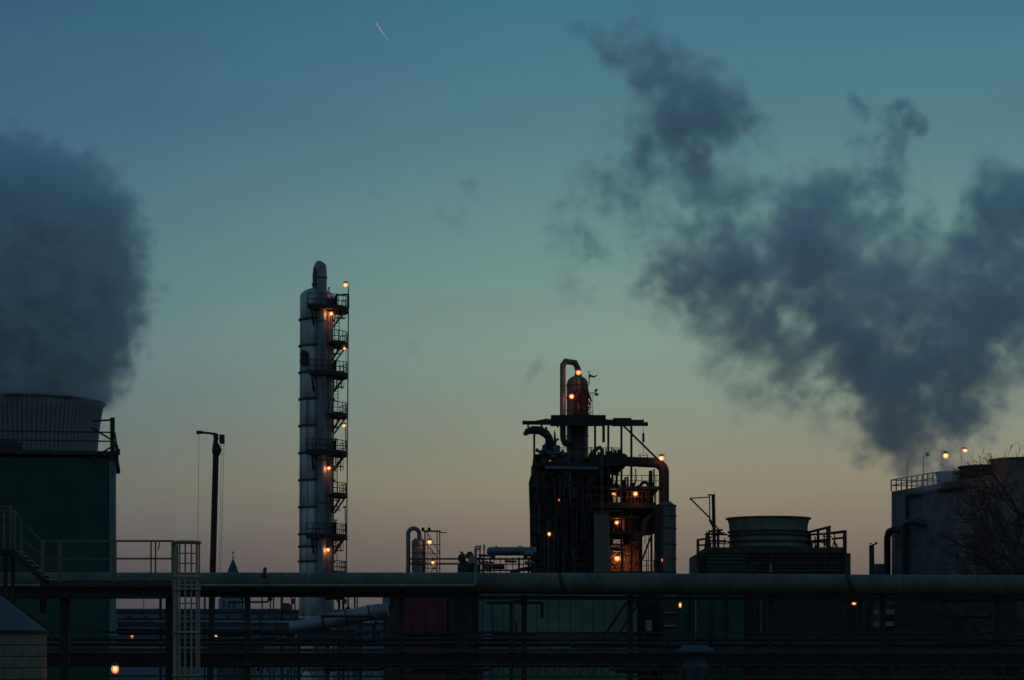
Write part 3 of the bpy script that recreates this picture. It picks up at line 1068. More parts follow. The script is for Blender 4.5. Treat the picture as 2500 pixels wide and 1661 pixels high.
# pipe bend and boxes on the top deck, right
part_pipe([(1443, 1113, -1.0), (1448, 1106, -1.0), (1456, 1098, -1.0), (1464, 1095, -1.0), (1468, 1100, -1.0), (1469, 1114, -1.0)], [5, 5, 5, 5, 4, 4], 'pipe_bend', 'green_steel')
for x0_, x1_, y in ((1480, 1492, 1104), (1494, 1508, 1108), (1518, 1526, 1110), (1437, 1450, 1109)):
    m = MB()
    m.box(P.x(x0_), P.x(x1_), P.Y - 1.2, P.Y + .6, P.z(1116), P.z(y))
    m.build('control_box', M['black_steel'], unit)
m = MB()
m.box(P.x(1437), P.x(1530), P.Y - 1.2, P.Y + 6, P.z(1134), P.z(1113))
m.build('equipment_box', M['black_steel'], unit)
# big overhead duct curving down into the round tower at right
m = MB()
arc = [P(1594 + 26 * math.sin(t), 1155 - 24 * math.cos(t), -.6) for t in [PI / 2 * i / 9 for i in range(10)]]
m.path([P(1490, 1127, -.6)] + arc + [P(1620, 1228, -.6)], [11.5 * s] + [12.5 * s] * 10 + [12.5 * s], 22)
m.build('vapour_duct', M['rust'], unit, True)
for px in (1560, 1578):
    m = MB()
    m.path([P(px, 1129.2, -.6), P(px + 2.5, 1129.4, -.6)], 13.6 * s, 22)
    m.build('duct_flange', M['dark_steel'], unit, True)
# right hand open floors: rails, thin pipes
for (yd, x0_, x1_) in ((1190, 1497, 1606), (1229, 1497, 1600), (1396, 1560, 1610)):
    for h in (13, 26):
        part_bar((x0_, yd - h), (x1_, yd - h), 1.5, 'guard_rail', 'dark_steel', d=-1.5)
    x_ = x0_
    while x_ <= x1_:
        part_bar((x_, yd), (x_, yd - 27), 1.7, 'guard_post', 'dark_steel', d=-1.5)
        x_ += 17
for pts_, r in (([(1526, 1190), (1526, 1168), (1532, 1168), (1532, 1190)], 3), ([(1548, 1190), (1553, 1172), (1551, 1145)], 1.4), ([(1588, 1190), (1588, 1150)], 4.5), ([(1596, 1188), (1596, 1146)], 2),
                ([(1560, 1190), (1568, 1180), (1576, 1178), (1584, 1188)], 4), ([(1505, 1229), (1505, 1150)], 3), ([(1498, 1190), (1512, 1150)], 1.2), ([(1492, 1150), (1515, 1151)], 1.4), ([(1492, 1160), (1512, 1160)], 1.0),
                ([(1532, 1229), (1532, 1196)], 4), ([(1556, 1229), (1560, 1210), (1575, 1208)], 3), ([(1580, 1229), (1580, 1200)], 6), ([(1598, 1229), (1598, 1200)], 1.5)):
    part_pipe(pts_, r, 'pipe_piece', 'black_steel', d=-.4)
# central ladder-like lattice behind the lamps
for y in range(1205, 1390, 6):
    part_bar((1497, y), (1519, y), 1.2, 'tread', 'dark_steel', d=1.5)
for px in (1496, 1520):
    part_bar((px, 1400), (px, 1150), 1.6, 'stringer', 'dark_steel', d=1.5)
for (px, r, top, d, mt) in ((1534, 11, 1262, 2.0, 'rust'), (1553, 10, 1245, 3.0, 'black_steel'), (1568, 12, 1240, 3.5, 'dark_steel'), (1585, 9, 1235, 4.0, 'black_steel')):
    m = MB()
    bot = P.z(1302) if px > 1560 else 0.3
    m.lathe(P.x(px), P.Y + d, [(0.01, bot), (r * s, bot), (r * s, P.z(top)), (.01, P.z(top - 3))], 18)
    m.build('vessel', M[mt], unit, True)
part_bar((1590, 1306), (1566, 1370), 4.5, 'brace', d=-.8)
part_bar((1583, 1300), (1583, 1396), 1.6, 'small_pipe', d=0)
part_bar((1578, 1300), (1578, 1396), 1.2, 'small_pipe', d=.2)
part_bar((1600, 1250), (1600, 1400), 2.5, 'post', d=1)
part_bar((1556, 1400), (1560, 1250), 9, 'post', d=1)
m = MB()
m.box(P.x(1560), P.x(1604), P.Y + 3.2, P.Y + 3.6, P.z(1300), P.z(1240))
m.build('rear_panel', M['black_steel'], unit)

m = MB()
m.box(P.x(1484), P.x(1489), P.Y - 1.2, P.Y + 6.5, P.z(1400), P.z(1150))
m.build('glow_shield', M['black_steel'], unit)  # added shield: keeps the low lamp's glow from showing through at left
rng = random.Random(41)
for i in range(54):        # vertical lines crowding the front of the closed part
    x0_ = rng.uniform(1302, 1444)
    y0_ = rng.uniform(1150, 1330)
    y1_ = y0_ + rng.uniform(30, 190)
    j_ = rng.choice((0, 0, 0, rng.uniform(-9, 9)))
    part_pipe([(x0_, min(1402, y1_)), (x0_, (y0_ + min(1402, y1_)) / 2), (x0_ + j_, (y0_ + min(1402, y1_)) / 2 - abs(j_) - .5), (x0_ + j_, y0_)], rng.uniform(.8, 3.4), 'riser', rng.choice(('black_steel', 'black_steel', 'dark_steel', 'rust')), d=rng.uniform(-2.1, -1.4), n=7)
for i in range(22):
    x0_ = rng.uniform(1302, 1436)
    y0_ = rng.uniform(1150, 1385)
    m = MB()
    m.box(P.x(x0_), P.x(x0_ + rng.uniform(5, 20)), P.Y - 1.5, P.Y - .9, P.z(y0_ + rng.uniform(5, 26)), P.z(y0_))
    m.build('equipment_box', M[rng.choice(('black_steel', 'dark_steel', 'rust'))], unit)
for pts_, r in (([(1526, 1300, 0), (1526, 1262, 0), (1534, 1250, 0), (1548, 1246, 0), (1562, 1246, 0)], 7), ([(1600, 1258, -.3), (1586, 1262, -.3), (1576, 1272, -.3), (1573, 1290, -.3), (1573, 1302, -.3)], 7.5),
                ([(1502, 1262, .4), (1510, 1254, .4), (1522, 1251, .4), (1536, 1251, .4)], 5), ([(1545, 1300, .2), (1545, 1285, .2), (1553, 1276, .2), (1570, 1274, .2)], 6), ([(1590, 1228, .2), (1590, 1210, .2), (1582, 1200, .2), (1566, 1198, .2)], 5.5)):
    part_pipe(pts_, r, 'bent_duct', 'rust' if r > 6.5 else 'black_steel', d=-.3, n=14)

# the blockwork shaft
shaft = thing('block_shaft', 'grey square shaft of blocks standing in front of the dark unit', 'shaft', P(1466, GR, -3))
bw, bh = 9.5 * s, 5.0 * s
bm0 = MB()
bm0.box(-bw / 2 + .012, bw / 2 - .012, 0, 0.30, 0.012, bh - .012)
bm0.v = [(x + WO[shaft.name].x, y + WO[shaft.name].y, z + WO[shaft.name].z) for x, y, z in bm0.v]
b0 = bm0.build('block', M['concrete'], shaft)
first = True
z = P.z(1400)
row = 0
sb = WO[shaft.name]
while z < P.z(1259):
    for k in range(4):
        x_ = P.x(1447.5) + bw * (k + .5) + (0 if row % 2 == 0 else 0)
        o = b0 if first else b0.copy()
        if not first:
            COL.objects.link(o)
            o.parent = shaft
        first = False
        o.location = Vector((x_ + random.uniform(-.01, .01), P.Y - 3.2 + random.uniform(-.015, .015), z)) - sb
    z += bh
    row += 1
m = MB()
m.box(P.x(1448.5), P.x(1484.5), P.Y - 3.0, P.Y - 1.5, .1, P.z(1259))
m.build('core', M['concrete'], shaft)
m = MB()
m.box(P.x(1446), P.x(1487), P.Y - 3.3, P.Y - 1.4, P.z(1259), P.z(1256))
m.build('coping', M['dark_steel'], shaft)

# slim vessel on top with gooseneck
tv = thing('top_vessel', 'slender domed column with large bent overhead pipe rising through the dark unit', 'column', P(1410, GR, 2))
P2 = Plane(230)
s2 = P2.s
r = 26.5 * s2
cxv, cyv = P2.x(1410.5), 230 + 1.2
m = MB()
m.lathe(cxv, cyv, [(0.01, P2.z(914)), (r * .45, P2.z(916)), (r * .8, P2.z(922)), (r * .97, P2.z(930)), (r, P2.z(938)), (r, .4)], 36)
m.build('shell', M['dark_cladding'], tv, True)
for y in (938, 968, 1000, 1030, 1062, 1095):
    m = MB()
    m.lathe(cxv, cyv, [(r, P2.z(y + .8)), (r + .06, P2.z(y + .8)), (r + .06, P2.z(y - .8)), (r, P2.z(y - .8))], 36)
    m.build('band', M['dark_steel'], tv, True)
m = MB()
m.path([P2(1388, 1084, 1.2), P2(1379, 1083, 0), P2(1375, 1074, -.3), P2(1374, 1062, -.3), P2(1374, 893, -.3), P2(1381, 883, -.1), P2(1404, 884, .6), P2(1411, 897, 1), P2(1413, 914, 1.2)],
       [7 * s2, 7.2 * s2, 7.4 * s2, 7.4 * s2, 7.4 * s2, 7.6 * s2, 7.6 * s2, 7.4 * s2, 7.4 * s2], 18)
m.build('overhead_pipe', M['dark_cladding'], tv, True)
for (a, b) in (((1412, 911), (1412.5, 915)),):
    m = MB()
    m.path([P2(*a, 1.1), P2(*b, 1.2)], 9 * s2, 18)
    m.build('flange', M['dark_steel'], tv, True)
# clutter of pipework and ladder on the right of the vessel
rng = random.Random(5)
for i in range(44):
    y0_ = rng.uniform(925, 1010)
    x0_ = rng.uniform(1400, 1436)
    m = MB()
    yv = -r - rng.uniform(.05, .3) + 1.2
    m.path([P2(x0_, y0_, yv), P2(x0_ + rng.uniform(-3, 3), y0_ + rng.uniform(6, 26), yv), P2(x0_ + rng.uniform(0, 10), y0_ + rng.uniform(26, 34), yv)], rng.uniform(.8, 2.4) * s2, 7)
    m.build('small_pipe', M['black_steel'], tv, True)
for x_ in (1442, 1447):
    m = MB()
    m.bar(P2(x_, 1020, 0), P2(x_, 958, 0), .9 * s2)
    m.build('ladder_stile', M['dark_steel'], tv)
for i in range(12):
    m = MB()
    m.bar(P2(1437, 1018 - i * 5, 0), P2(1447, 1018 - i * 5, 0), .6 * s2)
    m.build('rung', M['dark_steel'], tv)
for y in (994, 1006):
    m = MB()
    m.path([P2(1437, y, .5), P2(1447, y, .2), P2(1448, y + 12, .2)], .8 * s2, 6)
    m.build('guard_rail', M['dark_steel'], tv)
m = MB()
m.bar(P2(1434, 960, 0), P2(1452, 959, 0), 1.4 * s2)
m.build('lamp_arm', M['dark_steel'], tv)
for (x_, y_) in ((1438, 971), (1440, 985), (1436, 995), (1386, 972)):
    m = MB()
    m.ball(P2(x_, y_, .1), 3.0 * s2)
    m.build('valve', M['green_steel'] if x_ > 1400 else M['black_steel'], tv, True)
# windsock-like vane and floodlight
m = MB()
m.bar(P2(1439, 938, .6), P2(1438.5, 903, .6), 2.0 * s2)
m.path([P2(1440, 914, .6), P2(1447, 918, .6), P2(1453, 918, .6), P2(1459, 914, .6)], [1.8 * s2, 2.3 * s2, 1.8 * s2, 1.0 * s2], 8)
m.path([P2(1439, 920, .6), P2(1443, 915, .6)], [3 * s2, 1.6 * s2], 8)
tag(m.build('wind_vane', M['black_steel'], None, True, off=P2(1439, 938, .6)), 'black wind vane with curved arm on top of the domed column', 'wind vane')
m = MB()
o_ = P2(1455, 958, 0)
m.path([P2(1451, 963, 0), P2(1461, 964, 0)], [2.6 * s2, 3.0 * s2], 8)
m.path([P2(1452, 956, 0), P2(1459, 951, 0)], 2.2 * s2, 8)
m.path([P2(1453, 950, 0), P2(1456, 962, 0)], 1.6 * s2, 8)
tag(m.build('floodlight', M['green_steel'], None, True, off=o_), 'unlit floodlight held out on an arm right of the domed column', 'floodlight')

# banded round tower at the right end
rt_ = thing('banded_scrubber', 'round banded scrubber tower with conical top at the right end of the unit', 'scrubber', P(1625, GR, 0))
r = 25 * s
cxr, cyr = P.x(1624.5), P.Y - .6
m = MB()
m.lathe(cxr, cyr, [(12.5 * s, P.z(1226)), (14 * s, P.z(1228)), (r, P.z(1236)), (r, .3)], 30)
m.build('shell', M['dark_cladding'], rt_, True)
for y in (1236, 1262, 1291, 1330, 1365, 1398):
    m = MB()
    m.lathe(cxr, cyr, [(r, P.z(y + 1.4)), (r + 1.6 * s, P.z(y + 1.4)), (r + 1.6 * s, P.z(y - 1.4)), (r, P.z(y - 1.4))], 30)
    m.build('band', M['dark_steel'], rt_, True)
m = MB()
m.bar((cxr - .9 * r, cyr - r * .6, .5), (cxr - .9 * r, cyr - r * .6, P.z(1238)), .4)
m.bar((cxr - .55 * r, cyr - r * .95, .5), (cxr - .55 * r, cyr - r * .95, P.z(1238)), .25)
m.build('side_pipe', M['black_steel'], rt_)

lamp(1413, 907, 228, 'highest lamp of the middle unit, on the bend of the overhead pipe', 'strong', r=5.0, d=1.0, hang='back', energy=27)
lamp(1396, 967, 228, 'lamp halfway up the domed column of the middle unit', 'strong', r=4.8, d=.5, hang='back', energy=48)
lamp(1612, 1122, 228, 'lamp in a wire cage on the bend of the big vapour duct', 'strong', r=5.0, d=-1.4, hang='post', side=1, stalk=-12, energy=18)
lamp(1498, 1208, 228, 'left one of two lamps side by side on an upper floor of the unit', 'strong', r=4.4, d=-.4, hang='back', energy=22)
lamp(1549, 1209, 228, 'right one of two lamps side by side on an upper floor of the unit', 'strong', r=5.0, d=-1.8, hang='back', energy=28)
lamp(1506, 1277, 228, 'lamp on the middle floor right above the stair lattice', 'strong', r=4.8, d=-.2, hang='back', energy=38)
lamp(1506.5, 1364, 228, 'big glowing lamp low in the unit beside the block shaft', 'strong', r=5.6, d=-.2, hang='back', energy=330)
lamp(1340, 1307, 228, 'small yellow lamp low on the left part of the unit', 'yellow', r=3.2, d=-2.2, hang='back', oval=1.3)
lamp(1363.5, 1225, 228, 'tiny red lamp in the dark upper left part of the unit', 'red', r=2.0, d=-2.4, hang='back', oval=1.5)
lamp(1342, 1130, 228, 'small flat red lamp on the left of the top deck', 'red', r=2.2, d=-2.3, hang='back', oval=.7)
lamp(1613, 1370, 228, 'narrow orange lamp low on the banded scrubber tower', 'red', r=2.2, d=-2.2, hang='back', oval=2.2)
# warm-lit hanging sheet right of the centre
m = MB()
m.box(P.x(1555), P.x(1562), P.Y - 1.2, P.Y - 1.0, P.z(1330), P.z(1309))
m.build('hanging_sheet', M['rust'], unit)
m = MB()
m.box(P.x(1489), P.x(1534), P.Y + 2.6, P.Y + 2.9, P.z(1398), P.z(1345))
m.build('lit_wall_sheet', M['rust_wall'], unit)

# ------------------------------------------------------------------ right fan tower
P = Plane(232)
s = P.s
GR = HOR + HC / s
ft = thing('fan_cooling_tower', 'low dark cooling tower with wide flared fan stack and wooden railings', 'cooling tower', P(1880, GR, 6))
PF = Plane(237)
cxf, cyf = PF.x(1876), P.Y + 5
prof = []
for (rr, y) in ((101, 1266.5), (98.5, 1273), (96, 1283), (95, 1295), (95, 1312), (96, 1338)):
    prof.append((rr * PF.s, PF.z(y)))
m = MB()
m.lathe(cxf, cyf, prof, 56)
m.build('fan_stack', M['drum_green'], ft, True)
m = MB()
r0_, z0_ = prof[0]
m.lathe(cxf, cyf, [(r0_ - .05, z0_ - .1), (r0_ + .1, z0_ - .1), (r0_ + .12, z0_ + .05), (r0_ - .1, z0_ + .05)], 56)
m.build('stack_rim', M['green_steel'], ft, True)
for y in (1293, 1302, 1318):
    m = MB()
    rr = 96 * s * 1.021
    m.lathe(cxf, cyf, [(rr - .02, P.z(y + 2)), (rr + .14, P.z(y + 2)), (rr + .14, P.z(y - 2)), (rr - .02, P.z(y - 2))], 56)
    m.build('stack_band', M['rust'], ft, True)
m = MB()
m.lathe(cxf, cyf, [(3.4, P.z(1300)), (.05, P.z(1300))], 40)
m.build('fan_floor', M['black_steel'], ft)
m = MB()
m.box(P.x(1722), P.x(2058), P.Y - 1.5, P.Y + 11, P.z(1352), P.z(1338))
m.build('deck', M['rust'], ft)
m = MB()
m.box(P.x(1702), P.x(2066), P.Y - 1.0, P.Y + 10.5, 0, P.z(1352))
m.build('casing', M['black_steel'], ft)
# side louvre boards of the casing, left bay green
for i in range(9):
    y = 1348 + i * 9
    m = MB()
    m.bar(P(1722, y, -1.25), P(1815, y, -1.25), .12, 6.8 * s)
    m.build('louvre_board', M['green_steel'], ft)
for i in range(9):
    y = 1358 + i * 9
    m = MB()
    m.bar(P(1818, y, -1.2), P(2066, y, -1.2), .10, 6.8 * s)
    m.build('louvre_board', M['black_steel'] if i % 2 else M['rust'], ft)
for px in (1816, 1880, 1945, 2010):
    m = MB()
    m.bar(P(px, GR, -1.35), P(px, 1352, -1.35), 3 * s)
    m.build('casing_post', M['dark_steel'], ft)
m = MB()
m.path([P(1877, 1400, -1.6), P(1877, 1388, -1.6), P(1877, 1374, -1.6)], [5 * s, 4.5 * s, .6 * s], 8)
m.build('hanging_cover', M['blue'], ft, True)
m = MB()
m.box(P.x(2056), P.x(2070), P.Y - 1.9, P.Y - .4, 0, P.z(1354))
m.build('side_duct', M['dark_steel'], ft)
m = MB()
m.path([P(1700, 1386, -1.2), P(1693, 1386, -1.2), P(1693, 1371, -1.2), P(1720, 1371, -1.2)], 1.3 * s, 8)
m.build('vent_pipe', M['dark_steel'], ft, True)
rng = random.Random(77)
for (xa_, xb_, ya_) in ((1728, 1780, 1338), (1976, 2056, 1338)):
    for i in range(7):
        x0_ = rng.uniform(xa_, xb_)
        h_ = rng.uniform(16, 44)
        m = MB()
        m.bar(P(x0_, ya_ + 2, rng.uniform(0, 6)), P(x0_ + rng.uniform(-3, 3), ya_ - h_, rng.uniform(0, 6)), rng.uniform(1.4, 3.2) * s)
        m.build('rail_post', M['rust'], ft)
    for i in range(4):
        y0_ = ya_ - rng.uniform(6, 40)
        x0_ = rng.uniform(xa_, xb_ - 25)
        m = MB()
        m.bar(P(x0_, y0_, rng.uniform(0, 6)), P(x0_ + rng.uniform(18, 34), y0_ + rng.uniform(-3, 3), rng.uniform(0, 6)), rng.uniform(1.3, 2.4) * s)
        m.build('rail', M['rust'], ft)
def rails(lst, posts):
    for a, b, w in lst:
        m_ = MB()
        m_.bar(P(a[0], a[1], a[2]), P(b[0], b[1], b[2]), w * 1.6 * s)
        m_.build('rail', M['rust'], ft)
    for px, y0_, y1_, w, d in posts:
        m_ = MB()
        m_.bar(P(px, y1_, d), P(px, y0_, d), w * 1.3 * s)
        m_.build('rail_post', M['rust'], ft)
rails([((1699, 1320, -1), (1722, 1317, -1), 3), ((1722, 1317, -1), (1737, 1311, 1), 3), ((1700, 1333, -1), (1737, 1329, 1), 2.6), ((1702, 1360, -1), (1722, 1356, -1), 3),
       ((1727, 1301, 2), (1780, 1303, 2), 3), ((1745, 1292, 4), (1778, 1285, 7), 3), ((1727, 1318, 2), (1780, 1320, 2), 3.2), ((1728, 1325, 1), (1780, 1326, 2), 1.8), ((1735, 1295, 2), (1745, 1293, 4), 3)],
      [(1702, 1319, 1372, 5, -1), (1723, 1315, 1345, 4.5, -1), (1731, 1300, 1340, 3, 1), (1746, 1292, 1340, 3.4, 2), (1762, 1286, 1340, 4.6, 4), (1706, 1325, 1345, 2, 1), (1737, 1296, 1340, 3, 3)])
rails([((1972, 1297, 7), (2033, 1284, 2), 3.4), ((1972, 1299, 7), (2033, 1300, 2), 3), ((1972, 1316, 7), (2033, 1315, 2), 3), ((1972, 1321, 5), (2030, 1320, 2), 2),
       ((2030, 1302, 0), (2062, 1299, -1), 4), ((2032, 1316, 0), (2060, 1314, -1), 3), ((2034, 1342, 0), (2062, 1341, -1), 3), ((2036, 1320, 0), (2048, 1352, -1), 2), ((2045, 1356, -1), (2072, 1353, -1), 1.6)],
      [(1990, 1291, 1342, 9, 5), (2010, 1287, 1342, 4.6, 4), (2022, 1300, 1342, 2.6, 3), (2029, 1283, 1346, 7.5, 2), (2059, 1299, 1356, 6.5, -1), (2003, 1305, 1342, 2.4, 4), (1996, 1316, 1342, 2, 4)])
crane = thing('jib_crane', 'small jib crane post with triangular arm on the fan tower', 'crane', P(1742, 1340, .5))
for nm, a, b, w in (('mast', (1745, 1345), (1742, 1208), 8), ('mast_cap', (1728, 1208), (1747, 1208), 3), ('hanger', (1733, 1208), (1733, 1268), 2.6),
                    ('jib', (1733, 1213.5), (1684, 1216.5), 2.6), ('strut', (1685, 1216), (1735, 1266), 3.4), ('strut', (1733, 1268), (1742, 1285), 6),
                    ('strut', (1748, 1283), (1760, 1300), 3), ('hook', (1685.5, 1216), (1685.5, 1221), 2.2)):
    m = MB()
    m.bar(P(*a, .3), P(*b, .3), w * s)
    m.build(nm, M['black_steel'], crane)

# short post between the towers
P = Plane(160)
s = P.s
po = thing('short_stack', 'short dark vent stack with tilted flap at its top, left of the blue block', 'vent stack', P(2129, HOR + HC / s))
m = MB()
m.path([P(2131, HOR + HC / s), P(2128, 1331)], 6.4 * s, 14)
m.build('stack_pipe', M['black_steel'], po, True)
m = MB()
m.bar(P(2122, 1326), P(2135, 1331), 2.2 * s)
m.path([P(2135, 1330), P(2141, 1325)], [2 * s, 3.2 * s], 8)
m.build('flap', M['black_steel'], po)

# ------------------------------------------------------------------ right multi-cell cooling block
blk = thing('cooling_block', 'long blue grey multi cell cooling block receding at the right edge', 'cooling block', (42, 225, 0))
zt2 = HC + 400 * 247 / F
A = Vector((928 * 247 / F, 247, 0))
B = Vector((1420 * 205 / F, 205, 0))
dirw = (B - A).normalized()
nrm = Vector((dirw.y, -dirw.x, 0))
if nrm.x > 0:
    nrm = -nrm
back = -nrm * 14
L = (B - A).length
def bp(t, o, z):
    p = A + dirw * t + nrm * o
    return Vector((p.x, p.y, z))
m = MB()
q = [bp(0, 0, 0), bp(L, 0, 0), bp(L, -14, 0), bp(0, -14, 0)]
m.add(q + [p + Vector((0, 0, zt2)) for p in q], [(0, 1, 5, 4), (1, 2, 6, 5), (2, 3, 7, 6), (3, 0, 4, 7), (4, 5, 6, 7), (3, 2, 1, 0)])
m.build('wall', M['cell'], blk)
# cladding sheets, each a part, slightly uneven
npan = 12
for i in range(npan):
    for j in range(4):
        m = MB()
        t0, t1 = L * i / npan + .03, L * (i + 1) / npan - .03
        za, zb = 2 + (zt2 - 2.0) * j / 4 + .03, 2 + (zt2 - 2.0) * (j + 1) / 4 - .03
        o_ = .05 + random.uniform(0, .04)
        m.add([bp(t0, 0, za), bp(t1, 0, za), bp(t1, 0, zb), bp(t0, 0, zb), bp(t0, o_, za), bp(t1, o_, za), bp(t1, o_, zb), bp(t0, o_, zb)],
              [(4, 5, 6, 7), (0, 1, 5, 4), (1, 2, 6, 5), (2, 3, 7, 6), (3, 0, 4, 7)])
        m.build('panel', M['cell'], blk)
# end wall panels (facing the camera) none: the near end is outside the picture
for h in (.6, 1.15):
    m = MB()
    m.bar(bp(.0, .1, zt2 + h), bp(10.5, .1, zt2 + h), .09)
    m.build('rail', M['dark_steel'], blk)
    m = MB()
    m.bar(bp(.0, .1, zt2 + h), bp(0, -14, zt2 + h), .09)
    m.build('rail', M['dark_steel'], blk)
for i in range(9):
    m = MB()
    m.bar(bp(i * 1.3, .1, zt2), bp(i * 1.3, .1, zt2 + 1.2), .11)
    m.build('rail_post', M['dark_steel'], blk)
# fan stacks
for i, (t, rr, hh) in enumerate(((9.5, 2.6, 1.2), (15.0, 2.9, 1.35), (22, 3.2, 1.5), (36.0, 4.6, 2.0))):
    c = bp(t, -rr - .8, 0)
    m = MB()
    m.lathe(c.x, c.y, [(rr * .95, zt2 - .3), (rr * .95, zt2 + hh * .5), (rr, zt2 + hh), (rr + .12, zt2 + hh), (rr + .12, zt2 + hh + .12), (rr - .1, zt2 + hh + .12)], 40)
    m.build('fan_stack', M['cell'] if i % 2 == 0 else M['dark_steel'], blk, True)
# header pipe along the wall, with drop
m = MB()
m.path([bp(4.6, .35, 1), bp(4.6, .35, zt2 - .9), bp(5.2, .35, zt2 - .75), bp(18, .35, zt2 - .75)], .17, 8)
m.build('header_pipe', M['black_steel'], blk, True)
for t, mt, zz in ((2.9, 'black_steel', 20.0), (7.2, 'green_steel', 20.6)):
    m = MB()
    P3 = [bp(t - 2.0, .9, 0.3), bp(t - 2.0, .9, zz), bp(t - 1.6, .9, zz + .6), bp(t - .2, .9, zz + .75), bp(t + .9, .45, zz + .62), bp(t + 1.6, -.2, zz + .3)]
    m.path(P3, .35, 12)
    m.build('bent_pipe', M[mt], blk, True)
m = MB()
m.bar(bp(-1.6, .6, 0), bp(-1.6, .6, 17.4), 1.6, 1.4)
m.build('side_duct', M['blue'], blk)
for t in (3.2, 7.2):
    m = MB()
    m.bar(bp(t, -.3, zt2), bp(t, -.3, zt2 + 3.1), .07)
    m.build('lightning_rod', M['dark_steel'], blk)
m = MB()
m.ball(bp(7.4, -.3, zt2 + 3.2) + Vector((.3, 0, 0)), .22)
m.build('unlit_lamp_head', M['black_steel'], blk, True)
Pk = Plane(226)
lamp(2309, 1113, 226, 'brightest lamp with glare on the cooling block, on the left of two', 'strong', r=6.0, d=0, hang='post', side=-.9, stalk=27, energy=60)
lamp(2356, 1100, 226, 'pale oval lamp on the cooling block, the higher right one of two', 'strong', r=5.6, d=0, hang='post', side=-1.0, stalk=32, energy=36, oval=.75)

# ------------------------------------------------------------------ camera mast at left
P = Plane(95)
s = P.s
mast = thing('lifting_mast', 'slim black mast with short jib and hanging wires, left of the silver column', 'mast', P(515, HOR + HC / s))
m = MB()
m.path([P(505, HOR + HC / s), P(515, 1560), P(527, 1112)], [8.5 * s, 8.0 * s, 7.4 * s], 16)
m.build('pole', M['black_steel'], mast, True)
m = MB()
m.path([P(527, 1116), P(528, 1106), P(529, 1098), P(528, 1090), P(526, 1082), P(527, 1074), P(527, 1060)], [6 * s, 10.5 * s, 11.5 * s, 10 * s, 6 * s, 5.5 * s, 6.5 * s], 14)
m.build('slewing_head', M['black_steel'], mast, True)
m = MB()
m.path([P(529, 1061), P(512, 1058), P(490, 1056)], [3.5 * s, 2.8 * s, 2.8 * s], 10)
m.path([P(496, 1056), P(480, 1056)], [3.6 * s, 4.6 * s], 10)
m.build('jib', M['black_steel'], mast, True)
m = MB()
m.box(P.x(537), P.x(547), 94.8, 95.25, P.z(1083), P.z(1062))
m.bar(P(531, 1072), P(538, 1071), 2 * s)
m.build('counterweight', M['black_steel'], mast)
for a, b in (((486, 1058), (482, 1400)), ((547, 1083), (539, 1400)), ((541, 1085), (535, 1400))):
    m = MB()
    m.path([P(*a), P(*b)], .45 * s, 5)
    m.build('wire', M['dark_steel'], mast)

# ------------------------------------------------------------------ foreground: pipe bridge at 78 m
P = Plane(78)
s = P.s
GR = HOR + HC / s
big = thing('long_pipe', 'long thick grey green pipe crossing the whole picture', 'pipe', P(1250, 1424))
cuts = [-160, 300, 660, 1160, 1372, 1700, 2075, 2380, 2700]
def py_pipe(x):
    return 1424 + (0 if x < 1160 else (x - 1160) * 0.0052)
for i in range(len(cuts) - 1):
    a, b = cuts[i], cuts[i + 1]
    m = MB()
    m.path([P(a + .5, py_pipe(a)), P(b - .5, py_pipe(b))], 26.0 * s, 28)
    m.build('pipe_length', M['pipe'], big, True)
    if i > 0:
        m = MB()
        m.path([P(a - 1.8, py_pipe(a)), P(a + 1.8, py_pipe(a))], 26.6 * s, 28)
        m.build('joint_band', M['pipe'], big, True)
rng = random.Random(15)
x_ = -120
while x_ < 2650:       # overlapping laps of the jacket sheets
    m = MB()
    w_ = rng.uniform(.5, 1.1)
    dy_ = rng.uniform(-.5, .5)
    m.path([P(x_ - w_, py_pipe(x_) + dy_), P(x_ + w_, py_pipe(x_) + dy_)], 26.35 * s, 28)
    m.build('jacket_lap', M['pipe'] if rng.random() < .6 else M['dark_steel'], big, True)
    x_ += rng.uniform(42, 88)
for x0_, x1_ in ((1366, 1374), (2066, 2078)):
    m = MB()
    yy = py_pipe(x0_)
    m.path([P(x0_, yy - 24, -.14), P(x0_ + 3, yy - 10, -.36), P(x1_, yy + 8, -.40), P(x1_ + 2, yy + 22, -.2)], 4.2 * s, 8)
    m.build('strap', M['black_steel'], big, True)
m = MB()
m.path([P(648, 1409, -.42), P(648, 1389, -.1)], 4.6 * s, 10)
m.build('nozzle', M['black_steel'], big, True)
fp = thing('thin_pipe', 'thin pale pipe running under the long pipe and turning upward', 'pipe', P(700, 1431, -.5))
m = MB()
arc = [P(1154 + 8 * math.sin(t), 1431 - 8 + 8 * math.cos(t), -.55) for t in [PI / 2 * i / 5 for i in range(6)]]
m.path([P(-100, 1431, -.55), P(1150, 1431, -.55)] + arc + [P(1162, 1350, -.55)], 3.6 * s, 12)
m.build('pipe_length', M['grey_steel'], fp, True)
m = MB()
m.path([P(1162, 1350, -.55), P(1162, 1338, -.55), P(1166, 1336, -.55), P(1176, 1336, -.55)], [4.2 * s, 3 * s, 2 * s, 2 * s], 10)
m.build('top_elbow', M['grey_steel'], fp, True)

